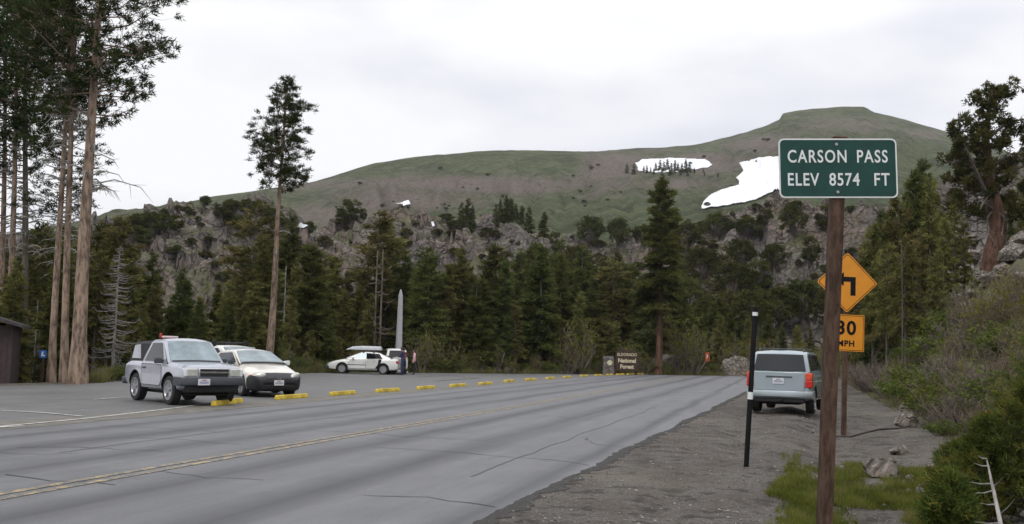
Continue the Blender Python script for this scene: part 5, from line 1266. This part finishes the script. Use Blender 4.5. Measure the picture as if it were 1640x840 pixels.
# firs in and near the upper snow patch
for px, py, hp in [(1050, 275, 14), (1057, 274, 18), (1063, 276, 17), (1069, 274, 19), (1075, 277, 16), (1081, 276, 19), (1086, 275, 14), (1092, 277, 15), (1098, 276, 20), (1104, 276, 16), (1031, 276, 10), (1036, 278, 13), (1042, 277, 9), (1112, 278, 9), (1126, 277, 7), (1047, 280, 10), (1072, 281, 12), (1090, 281, 11), (1150, 284, 8), (1015, 280, 18), (1004, 278, 16), (1128, 282, 7), (1060, 282, 10), (1101, 282, 10)]:
    on_ridge(px, py, hp, FARFIR[px % 3], 'small_fir_tree', 'tiny dark fir at the high snow patch', 'tree', 'tiny firs at the high snow patch', 1.2, (BV_H,))
for i in range(34):
    px = rt2.uniform(480, 1240); py = lerp_tab(HT, px) + rt2.uniform(15, 100)
    on_ridge(px, py, rt2.uniform(2.5, 5), ROUND[i % 4], 'hillside_bush', 'tiny dark bush dotted on the green mountainside', 'bush', 'bushes dotted over the mountainside', 2.0, (BV_H,))
on_ridge(1133, 333, 9, ROUND[0], 'snowfield_bush', 'dark bush at the lower tip of the large snowfield', 'bush', None, 1.4, (BV_H, BV_R))

# ------------------------------------------------------------------ tall pines at the left, lone pine, dead trees
prA = [(0, .55), (.15, .9), (.45, 1), (.8, .75), (1, .3)]
P1 = pine_proto(301, 21, .46, 3.1, .29, prA, 105, 11, M_pine, M_bark, .21, .045, 36, .085, dead=20)
P2 = pine_proto(302, 20, .55, 2.3, .15, [(0, .5), (.2, 1), (.7, .8), (1, .3)], 70, 9, M_pine, M_bark, .21, .045, 30, .085, dead=26)
P3 = pine_proto(303, 20, .42, 2.0, .16, [(0, .9), (.3, 1), (.7, .7), (1, .2)], 100, 7, M_pine, M_barkg, .21, .045, 28, .085, dead=40)
def pine(px, py, dist, P_, label, wpx, lean_px, ref, hs=1, rz=0, name='pine_tree'):
    """lean_px: sideways travel in picture px over `ref` px of height, beyond the vertical"""
    p = gp(px, py); p = p * (dist / hypot(p.x, p.y)); p.z = Gz(p.x, p.y); tw = wpx / 1640 * dist
    base_r = {id(P1): .29, id(P2): .15, id(P3): .16}.get(id(P_), .21); sx = tw / 2 / base_r
    vert = (CX - px) / 18300 + .026; ang = lean_px / ref - vert
    o = tree_obj(P_, name, label, 'pine tree', (p.x, p.y, -.05), 0, (sx ** .35, sx ** .35, hs), None, (0, ang))
    t_ = [c_ for c_ in o.children if c_.name.startswith('trunk')][0]
    o.rotation_euler = (0, ang, 0); return o
pine(125, 607, 41, P1, 'tallest thickest pine with orange brown trunk at the left, dark crown leaving the frame', 24, 32, 606, 1.0)
pine(103, 606, 42, P2, 'slim straight pine trunk directly left of the thickest pine', 13, 12, 420, 1.0)
pine(82, 606, 43, P2, 'slender pale pine trunk second left of the thickest pine', 11, 24, 420, .94)
pine(38, 590, 52, P3, 'dark rough pine rising behind the end of the shed roof', 16, 5, 500, 1.05)
pine(16, 590, 52, P2, 'pale pine trunk behind the shed roof, second from the left edge', 14, 13, 500, 1.03)
pine(2, 590, 53, P2, 'pale pine trunk behind the shed roof, at the very left edge', 13, 9, 500, .98)
pine(95, 602, 48, P3, 'thin dark trunk half hidden between two slender pines', 9, 20, 400, .8)
LP = pine_proto(310, 15.6, .63, 1.75, .21, [(0, .3), (.10, .85), (.3, 1.0), (.55, .72), (.8, .5), (1, .2)], 85, 11, M_pine, M_bark, .19, .045, 30, .075, dead=5)
p = gp(429, 600); d_ = 52.0; p = p * (d_ / hypot(p.x, p.y)); ztop = atr(457, 132, d_).z
o = tree_obj(LP, 'lone_pine_tree', 'lone pine with a long bare trunk and small crown behind the beige sedan', 'pine tree', (p.x, p.y, Gz(p.x, p.y) - .05), 0, (1, 1, ztop / 15.6), None, (0, R(1.0)))
g_ = gp(188, 607); stand(186, 392, hypot(g_.x, g_.y) + 1, SNAG[0], 'dead_tree', 'grey dead tree with fine drooping branches left of the silver SUV', 'dead tree')
stand(455, 425, 70, SNAG[2], 'dead_tree', 'pale dead trunk just right of the lone pine', 'dead tree')
stand(601, 400, 76, SNAG[1], 'dead_tree', 'left stem of the pale dead pair behind the white sedan', 'dead tree'); stand(610, 398, 77, SNAG[1], 'dead_tree', 'right stem of the pale dead pair behind the white sedan', 'dead tree')
stand(700, 480, 78, SNAG[1], 'dead_tree', 'pale thin dead tree in the middle of the dark stand', 'dead tree')
stand(60, 480, 46, SNAG[2], 'dead_tree', 'tangled dead tree between the shed and the slender pines', 'dead tree')

# old juniper on the right bank
def old_juniper():
    h = hit(1588, 434, (BV_G, BV_R)); Dj = min(95, h[0].y); KJ = Dj / 46
    p = at(1588, 436, Dj); gz_ = surf(p.x, p.y); k = Dj / 1640
    p0 = Vector((p.x, Dj, gz_))
    r = thing('old_juniper_tree', 'gnarled old juniper with thick reddish trunk leaning over the rocks at the right edge', 'tree', p0)
    rj = random.Random(4); g = np.random.default_rng(44)
    def W(px, py, dy=0): q_ = at(px, py, Dj) ; return Vector((q_.x - p0.x, dy, q_.z - p0.z))
    m = MB(); lo = W(1588, 436).z; 
    m.tube([Vector((.1, .1, min(-.5, lo - .6))), W(1585, 440), W(1590, 405), W(1600, 370, .1), W(1595, 335, .1), W(1585, 300), W(1582, 260), W(1578, 215), W(1584, 175), W(1592, 135)], [v * KJ for v in (.52, .46, .40, .36, .38, .28, .20, .15, .09, .03)], 12)
    m.build('trunk', M_barkr, r, smooth=60)
    limbs = [([(1592, 330), (1570, 310), (1548, 285), (1530, 262), (1514, 245)], .16, -1), ([(1590, 300), (1620, 280), (1650, 262), (1700, 250)], .17, 1), ([(1582, 250), (1560, 235), (1545, 215), (1540, 200)], .12, .5), ([(1578, 225), (1600, 205), (1628, 195), (1650, 205)], .11, -.6), ([(1582, 270), (1610, 255), (1640, 235)], .12, 1.2),
             ([(1595, 340), (1570, 330), (1555, 330), (1540, 345)], .10, -1.2), ([(1585, 170), (1600, 155), (1612, 150)], .06, .2), ([(1590, 350), (1620, 345), (1660, 335)], .10, .8), ([(1592, 335), (1575, 350), (1570, 375), (1576, 398)], .07, -.8), ([(1592, 335), (1600, 352), (1590, 380), (1594, 396)], .06, -.9), ([(1530, 262), (1520, 262), (1508, 270)], .05, -1)]
    m = MB()
    for pts, r0, dy in limbs:
        n_ = len(pts); P = [W(x, y, dy * i * .8 + rj.gauss(0, .1)) for i, (x, y) in enumerate(pts)]; m.tube(P, [r0 * KJ * .8 * (1 - .8 * i / (n_ - 1)) for i in range(n_)], 7)
        for j_ in range(16):
            a_ = rj.uniform(0, n_ - 1.01); i = int(a_); q_ = P[i].lerp(P[i + 1], a_ - i); e = Vector((rj.gauss(0, 1), rj.gauss(0, 1), rj.gauss(.1, .6))).normalized() * rj.uniform(.3, .9); m.tube([q_, q_ + e * .5 + Vector((0, 0, .05)), q_ + e], [.03, .02, .005], 4, cap=False)
    m.build('limbs', M_barkg, r, smooth=60)
    blobs = [(1592, 140, 13, 8), (1600, 150, 14, 8), (1612, 155, 10, 6), (1578, 160, 14, 9), (1570, 178, 15, 9), (1586, 182, 14, 10), (1556, 190, 11, 8), (1545, 205, 9, 8), (1568, 205, 18, 12), (1590, 210, 18, 10), (1612, 200, 14, 8), (1632, 203, 16, 8), (1560, 228, 20, 12), (1585, 235, 20, 12), (1610, 230, 14, 9), (1640, 226, 18, 10), (1570, 255, 20, 14), (1548, 252, 14, 10), (1595, 262, 18, 12), (1625, 258, 20, 10), (1650, 250, 16, 10), (1560, 282, 16, 12), (1582, 290, 20, 14), (1605, 295, 16, 10),
             (1535, 232, 9, 7), (1526, 250, 9, 7), (1572, 312, 16, 12), (1592, 320, 18, 12), (1612, 318, 14, 10), (1632, 300, 12, 8), (1545, 300, 10, 9), (1532, 320, 12, 12), (1520, 335, 12, 12), (1560, 335, 8, 8), (1625, 340, 14, 8), (1600, 340, 10, 7), (1552, 268, 10, 8), (1540, 280, 9, 7)]
    C_ = []; O_ = []; T_ = []
    for x, y, rx, ry in blobs:
        for sub in range(4):
            c_ = W(x + rj.gauss(0, rx * .5), y + rj.gauss(0, ry * .5), rj.gauss(0, .9)); rb = rj.uniform(.18, .36) * KJ; tt = rj.uniform(.05, .8)
            for j_ in range(22): d = Vector(g.normal(size=3)).normalized(); C_.append(tuple(c_ + d * rb * rj.uniform(.3, 1.1))); O_.append(tuple(d)); T_.append(tt + d.z * .2)
    link('foliage', crown_from(np.array(C_), np.array(O_), np.array(T_), M_jun, 'foliage', .17 * KJ, .06 * KJ, 8, .05 * KJ, .8, .25), r)
old_juniper()

# ------------------------------------------------------------------ verge growth along the tree line
rv_ = random.Random(21)
for i in range(34):
    px = rv_.uniform(430, 1330); 
    if 955 < px < 1040 or 600 < px < 660 or 1105 < px < 1165 or 1035 < px < 1072: continue
    stand(px, rv_.uniform(525, 585), lerp_tab(FT, px) + rv_.uniform(2.4, 4), WIL[i % 3], 'willow_bush', 'olive green upright bush in front of the forest', 'bush', 'upright bushes in front of the forest', rv_.uniform(.8, 1.4), crown='leaves', trunk='stems')
for i in range(46):
    px = rv_.uniform(150, 1330)
    if 965 < px < 1030 or 1115 < px < 1150: continue
    d_ = lerp_tab(FT, px) + rv_.uniform(2.0, 5); hpx = rv_.uniform(10, 26); p = atr(px, 590, d_); z = surf(p.x, p.y); s_ = hpx / 1640 * d_ / 1.2
    tree_obj(SHR[i % 4], 'verge_shrub', 'low green shrub at the foot of the trees along the car park', 'shrub', (p.x, p.y, z), rv_.uniform(0, 6), (s_ * 1.5, s_ * 1.5, s_), 'low shrubs along the tree line', crown='leaves', trunk='stems')
for px, top, lb in [(690, 520, 'yellow green willow bush right of the two people'), (678, 535, 'small yellow green willow bush behind the person in pink'), (925, 505, 'tall yellow green willow left of the forest sign'), (938, 515, 'yellow green willow touching the forest sign pillar'), (910, 545, 'short yellow green willow left of the tall willows'), (1105, 500, 'yellow green willow at the road bend'), (1090, 520, 'low willow between grey boulder and road bend'),
                    (1010, 540, 'olive willow behind the forest sign top'), (575, 545, 'low olive willow behind the white sedan'), (490, 560, 'low olive bush left of the white sedan'), (515, 575, 'olive bush at the nose of the white sedan'), (1030, 560, 'olive bush right of the forest sign'), (860, 565, 'low pale bush in the verge left of the forest sign'), (820, 572, 'low pale bush beside the stump')]:
    stand(px, top, lerp_tab(FT, px) + rv_.uniform(1.6, 3), WIL[px % 3], 'willow_bush', lb, 'bush', None, 1.1 if top > 530 else .8, crown='leaves', trunk='stems')
# boulders near the tree line
for px, py, wp, sd, lb in [(1072, 572, 44, 3, 'large grey boulder with a dark hollow beneath right of the tall fir trunk'), (815, 594, 22, 5, 'pale boulder at the edge of the car park below the middle stand'), (770, 597, 12, 6, 'small stone left of the pale boulder by the car park'), (895, 592, 14, 8, 'small grey stone left of the forest sign pillar'), (1185, 580, 50, 9, 'reddish broken rock at the road bend right of the orange panel'), (1165, 590, 30, 12, 'low rock right beside the orange panel')]:
    dd = lerp_tab(FT, px) + (2.5 if px != 1072 else 5); p = atr(px, py, dd); wd = wp / 1640 * dd / 2; z = surf(p.x, p.y)
    o = lumpy('boulder', M_boul, (wd, wd * .7, wd * (.8 if px != 1072 else .75)), sd, 4, loc=(p.x, p.y, z + wd * (.3 if px != 1072 else .95)), flat=(.35 if px != 1072 else .75)); tag(o, lb, 'boulder')
# pale stump
p = atr(797, 590, 79); s = thing('tree_stump', 'pale splintered stump at the edge of the car park', 'stump', (p.x, p.y, surf(p.x, p.y)))
m = MB(); 
for i in range(7): m.tube([(rv_.uniform(-.3, .3), 0, -.2), (rv_.uniform(-.3, .3), 0, .5), (rv_.uniform(-.6, .6), 0, rv_.uniform(.8, 1.7))], [.14, .09, .02], 6)
m.build('stump', M_dead, s, smooth=60)

# ------------------------------------------------------------------ grasses (nobody could count them)
def blades(name, P, ln, wd, mat, lean=.35, sc_=.8):
    P = np.array(P); n = len(P); pt_ = np.array([N.fractal(Vector((a * sc_, b_ * sc_, 2)), .7, 2, 3) for a, b_, _ in P]); d = unit(np.array([0, 0, 1.]) + rng.normal(size=(n, 3)) * lean * np.array([1, 1, .3])); T = np.clip(.45 + .8 * pt_ + rng.normal(size=n) * .18, 0, 1); ln = ln * np.clip(1 + pt_ * .8, .4, 1.6)
    o = link(name, tri_mesh(name, leaves(P, d, ln * rng.uniform(.5, 1.3, n), np.full(n, wd)), mat, T)); return tag(o, kind='stuff')
rg = random.Random(31); P = []
while len(P) < 52000:
    px, py = rg.uniform(1225, 1560), rg.uniform(718, 860); k = N.fractal(Vector((px * .012, py * .03, 3)), .6, 2, 4)
    e = 1 - max(0, (1262 - px) / 40) - max(0, (738 - py) / 10); 
    if py > 800 and 1330 < px < 1470: e -= .5
    if k + .30 + (e - 1) + rg.uniform(-.28, .28) < 0: continue
    h = gp(px, py); P.append((h.x, h.y, Gz(h.x, h.y) - .01))
tag(blades('green_grass', P, .085, .009, M_grass, .5, 2.2), 'short bright green grass round the foot of the elevation sign', 'grass')
P = []
for _ in range(34000):
    px = rg.uniform(120, 1330); d_ = lerp_tab(FT, px) + .9 + rg.random() ** 1.5 * 7; a_ = ray(px, 595); a_ = atan2(a_.x, a_.y); x, y = d_ * sin(a_), d_ * cos(a_)
    if N.noise(Vector((x * .3, y * .3, 0))) > -.25: P.append((x, y, Gz(x, y) - .02))
tag(blades('verge_grass', P, .42, .035, M_drygrass), 'olive and straw coloured grass along the tree line', 'grass')
P = []; 
for _ in range(60000):
    y = 8 + 85 * rg.random() ** 1.3; s_ = 5.6 + 17 * rg.random() ** 1.2; x = s_ / .96 + edge_x(y)
    if N.fractal(Vector((x * .35, y * .35, 4)), .7, 2, 3) > -.12: 
        z = surf(x, y); P.append((x, y, z - .02))
tag(blades('bank_grass', P, .22, .022, M_drygrass, .5), 'mixed dry grass and herbs covering the right bank', 'grass')
# loose gravel on the verge
g = np.random.default_rng(9); V = []
base_t = np.array([[0, 0, 1], [.9, 0, .1], [-.3, .8, .15], [-.5, -.8, .1], [.2, .1, -.3]], float); tf = [(0, 1, 2), (0, 2, 3), (0, 3, 1), (4, 2, 1), (4, 3, 2), (4, 1, 3)]
P = []
for _ in range(16000):
    y = 6.5 + 26 * g.random() ** 1.9; s_ = .05 + 8 * g.random(); x = s_ / .96 + edge_x(y); P.append((x, y, Gz(x, y)))
P = np.array(P); sz = .006 + .022 * g.random(len(P)) ** 4
ang = g.uniform(0, 6.28, len(P)); ca, sa = np.cos(ang), np.sin(ang)
B = base_t[None] * sz[:, None, None] * g.uniform(.6, 1.3, (len(P), 5, 1)); B = np.stack([B[..., 0] * ca[:, None] - B[..., 1] * sa[:, None], B[..., 0] * sa[:, None] + B[..., 1] * ca[:, None], B[..., 2] * .7], -1) + P[:, None]
tri = np.concatenate([B[:, list(f_)] for f_ in tf], 0)
M_grav, t, b = newmat('loose_gravel'); q = NT(t); c = q.mix(q.attr('tint'), (.085, .075, .065), (.30, .28, .26)); t.links.new(c, b.inputs['Base Color']); b.inputs['Roughness'].default_value = .9
o = link('gravel', tri_mesh('gravel', tri, M_grav, np.tile(g.random(len(P)) ** 1.5, len(tf)))); tag(o, 'loose gravel scattered over the road verge', 'gravel', kind='stuff')

# ------------------------------------------------------------------ right bank: shrubs, thickets, rocks
rb_ = random.Random(77)
def bank_shrub(px, py, hpx, P_, name, label, group, wide=1.3):
    h = hit(px, py, (BV_G, BV_R))
    if not h or h[1] > 160: return
    p = h[0]; s_ = hpx / 1640 * h[1] / P_[2]
    tree_obj(P_, name, label, 'shrub', (p.x, p.y, p.z - .05), rb_.uniform(0, 6.28), (s_ * wide, s_ * wide, s_), group, crown='leaves', trunk='stems')
for i in range(120):
    py = 450 + 250 * rb_.random() ** .8; lo = 1400 + max(0, (py - 640)) * 1.2 + (20 if py > 600 else 0); px = rb_.uniform(lo, 1660)
    if py > 655 and px < 1500: continue
    if py < 530 and px > 1480 and rb_.random() < .6: continue
    r_ = rb_.random(); hp = rb_.uniform(26, 58) * (.7 + (py - 450) / 400)
    if r_ < .42: bank_shrub(px, py, hp * .8, rb_.choice(SHR), 'leafy_shrub', 'leafy green shrub on the right bank', 'leafy green shrubs on the right bank', 1.5)
    elif r_ < .60: bank_shrub(px, py, hp * 1.2, rb_.choice(WIL), 'willow_bush', 'yellow green upright bush on the right bank', 'yellow green bushes on the right bank', 1.1)
    else: bank_shrub(px, py, hp, rb_.choice(DRY), 'dry_thicket', 'grey brown leafless thicket on the right bank', 'leafless thickets on the right bank', 1.2)
for px, py, hp, P_, lb in [(1405, 628, 52, DRY[0], 'grey purple leafless bush at the end of the gravel, beside the far snow pole'), (1392, 618, 36, DRY[2], 'low grey leafless bush left of the grey purple bush'), (1440, 622, 46, WIL[0], 'yellow green bush behind the grey purple bush'), (1470, 612, 60, WIL[1], 'bright yellow green bush right of the far snow pole')]:
    bank_shrub(px, py, hp, P_, 'roadside_bush', lb, None, 1.5)
for i in range(42):
    px = rb_.uniform(1500, 1660); py = rb_.uniform(530, 680); r_ = rb_.random()
    if r_ < .35: bank_shrub(px, py, rb_.uniform(60, 100), rb_.choice(WIL), 'willow_bush', 'yellow green upright bush on the right bank', 'yellow green bushes on the right bank', 1.0)
    elif r_ < .7: bank_shrub(px, py, rb_.uniform(55, 85), rb_.choice(DRY), 'dry_thicket', 'grey brown leafless thicket on the right bank', 'leafless thickets on the right bank', 1.1)
    else: bank_shrub(px, py, rb_.uniform(45, 75), rb_.choice(SHR), 'leafy_shrub', 'leafy green shrub on the right bank', 'leafy green shrubs on the right bank', 1.4)
for i in range(16):
    px = rb_.uniform(1370, 1450); py = rb_.uniform(585, 606); bank_shrub(px, py, rb_.uniform(18, 40), rb_.choice(SHR + WIL), 'leafy_shrub', 'leafy shrub beyond the end of the gravel verge', 'shrubs beyond the gravel verge', 1.5)
# birch-like pale stems on the bank
for i, px in enumerate([1445, 1462, 1478, 1490, 1512, 1528, 1543, 1556]):
    stand(px, rb_.uniform(385, 420), 48 + i * 2.1, SAP[i % 3], 'dead_sapling', 'thin pale dead sapling on the bank right of the green sign', 'dead tree', 'dead saplings on the right bank', .8)
for px, py, wp, sd in [(1622, 420, 60, 2), (1600, 445, 34, 3), (1640, 395, 60, 4), (1548, 452, 26, 5), (1532, 470, 22, 6), (1520, 440, 18, 7), (1560, 475, 26, 8), (1578, 460, 20, 9), (1505, 470, 18, 10), (1500, 500, 26, 11), (1525, 505, 20, 12), (1545, 495, 26, 13), (1490, 520, 20, 14), (1470, 505, 18, 15), (1580, 490, 22, 16), (1510, 530, 22, 17), (1635, 450, 34, 18), (1610, 475, 24, 19), (1455, 530, 16, 20), (1545, 430, 22, 21), (1565, 440, 20, 22), (1530, 415, 18, 23), (1510, 395, 14, 24), (1630, 370, 50, 25)]:
    rocks_px(px, py, wp, 'pale angular rock on the right bank below the old juniper', sd, .6, 'pale rocks on the right bank', 'rock', name='rock')
for px, py, wp, sd, lb in [(1417, 764, 44, 31, 'squarish pale boulder sitting in the grass right of the sign post'), (1440, 728, 24, 32, 'low flat stone behind the squarish boulder'), (1497, 752, 19, 33, 'small round pale stone near the young pines'), (1477, 794, 24, 34, 'flat white stone in the grass in front of the young pines'), (1455, 790, 10, 35, 'tiny white stone in the grass'), (1476, 664, 28, 36, 'pale lichen covered rock at the foot of the shrubs'), (1450, 684, 30, 37, 'pale rock at the foot of the bank beside the dark crack'), (1452, 655, 14, 38, 'small brown stone at the foot of the bank'),
                           (1458, 768, 12, 39, 'small stone right of the squarish boulder'), (1485, 815, 12, 40, 'small stone half in the grass at the lower right'), (1300, 694, 8, 41, 'small dark stone on the gravel left of the sign post'), (1350, 752, 10, 42, 'small dark stone in the grass by the sign post'), (1515, 640, 16, 43, 'small rock among the shrubs of the bank')]:
    rocks_px(px, py, wp * 1.15, lb, sd, .85, None, 'stone', name='stone')
for i in range(34):
    px = rb_.uniform(1485, 1650); py = rb_.uniform(400, 545); 
    rocks_px(px, py, rb_.uniform(12, 34), 'small pale rock tumbled down the right bank', 60 + i, .75, 'small rocks tumbled down the right bank', 'rock', name='rock')
# dark tube added on the dirt to stand for an erosion crack
pts = [gp(x, y) + Vector((0, 0, .02 + .02 * (i % 2))) for i, (x, y) in enumerate([(1330, 700), (1362, 702), (1385, 694), (1408, 690), (1440, 687), (1462, 683)])]
m = MB(); m.tube([p_ - Vector((0, 0, .012)) for p_ in pts], [.012, .024, .02, .026, .018, .01], 6); tag(m.build('erosion_crack', M_shed, smooth=60), 'dark branch-like tube tracing an erosion crack in the dirt behind the warning sign post', 'branch')
# young pines at the lower right
def young_pine(px, py, top, Yd, seed, label, wid=.42, dead=False):
    p = at(px, py, Yd); z = surf(p.x, p.y); H = at(px, top, Yd).z - z; g = np.random.default_rng(seed); C_ = []; O_ = []; T_ = []; br = []
    nb = 78
    for i in range(nb):
        t_ = .02 + .95 * (i + g.uniform()) / nb; a = g.uniform(0, 6.28); l = H * wid * (1 - t_ ** 1.4) * g.uniform(.6, 1.1) + .06; el = .25 + .6 * t_ + g.normal() * .12
        b0 = Vector((0, 0, t_ * H)); d = Vector((cos(a) * cos(el), sin(a) * cos(el), sin(el))); tip = b0 + d * l + Vector((0, 0, .12 * l)); mid = b0 + d * l * .5; br.append((b0, mid, tip, .012)); tt = g.uniform(.1, .75)
        for k in range(int(3 + l * 12)):
            s_ = g.uniform(.25, 1); c_ = b0.lerp(tip, s_); side = Vector(g.normal(size=3)) * .10 * l * (1.3 - s_) * 2; c2 = c_ + side
            br.append((c_, c_.lerp(c2, .5), c2, .005)); C_.append(tuple(c2)); O_.append(tuple((d + side.normalized() * .5).normalized())); T_.append(tt + s_ * .2)
            C_.append(tuple(c_)); O_.append(tuple(d)); T_.append(tt)
    cm = crown_from(np.array(C_), np.array(O_), np.array(T_), M_young, 'crown', .085, .011, 16, .035, .75, .3)
    tm, _ = trunk_mesh('trunk', M_barkg, H * .97, .035, .008, seed, .05, br, 8)
    r = tree_obj((tm, cm, H), 'young_pine', label, 'young pine', (p.x, p.y, z - .03), 0, 1)
    return r, H
young_pine(1582, 850, 668, 11.2, 501, 'young pine with an orange brown tip at the lower right corner', .50)
young_pine(1660, 850, 600, 11.0, 502, 'tallest young pine cut off by the right edge', .42)
young_pine(1537, 820, 712, 12.6, 503, 'small young pine left of the one with the orange tip', .55)
young_pine(1520, 860, 760, 10.4, 504, 'lowest young pine at the bottom edge near the grass', .5)
young_pine(1620, 780, 640, 13.5, 505, 'young pine behind the two at the corner', .5)
young_pine(1668, 720, 520, 16, 506, 'young pine higher up at the right edge', .45)
t0 = at(1583, 668, 11.2); m = MB(); m.lathe([(-.06, .012), (0, .022), (.06, .012), (.10, .004)], 8, axis='z'); 
tip = m.build('cone_shoot', simple('rusty_shoot', (.42, .10, .03), .7), smooth=60); yp = [o for o in bpy.data.objects if o.get('label', '').startswith('young pine with an orange')][0]; tip.parent = yp; tip.location = (0, 0, t0.z - yp.location.z - .03)
w0, w1, w2 = at(1580, 735, 9.9), at(1592, 790, 9.6), at(1606, 855, 9.3)
s = thing('dead_branch', 'bare grey dead branch sticking up among the young pines', 'branch', (w2.x, w2.y, surf(w2.x, w2.y))); m = MB(); O0 = Vector(s.location)
m.tube([w0 - O0, w1 - O0, w2 - O0, Vector((.02, 0, -.1))], [.007, .016, .022, .03], 7)
for (x0, y0, x1, y1) in [(1584, 747, 1560, 742), (1588, 775, 1552, 772), (1590, 786, 1562, 790), (1596, 808, 1570, 806), (1604, 838, 1562, 836), (1580, 735, 1566, 730), (1600, 825, 1625, 800), (1590, 780, 1606, 765)]:
    m.tube([at(x0, y0, 9.9) - O0, at((x0 + x1) / 2, (y0 + y1) / 2 + 2, 9.7) - O0, at(x1, y1, 9.6) - O0], [.008, .006, .002], 5)
m.build('branch', M_dead, s, smooth=60)
# ------------------------------------------------------------------ mountain air
m = MB(); m.box(-1650, 1650, -1650, 1650, -4.8, 400); hz_ = m.build('haze', bpy.data.materials.new('mountain_air')); hm = hz_.data.materials[0]; hm.use_nodes = True; t = hm.node_tree; t.nodes.clear()
o_ = t.nodes.new('ShaderNodeOutputMaterial'); pv = t.nodes.new('ShaderNodeVolumePrincipled'); pv.inputs['Color'].default_value = (.93, .95, 1, 1); pv.inputs['Density'].default_value = .00010; pv.inputs['Anisotropy'].default_value = .3
t.links.new(pv.outputs[0], o_.inputs['Volume']); tag(hz_, 'thin mountain haze in the valley air', 'haze', kind='stuff')
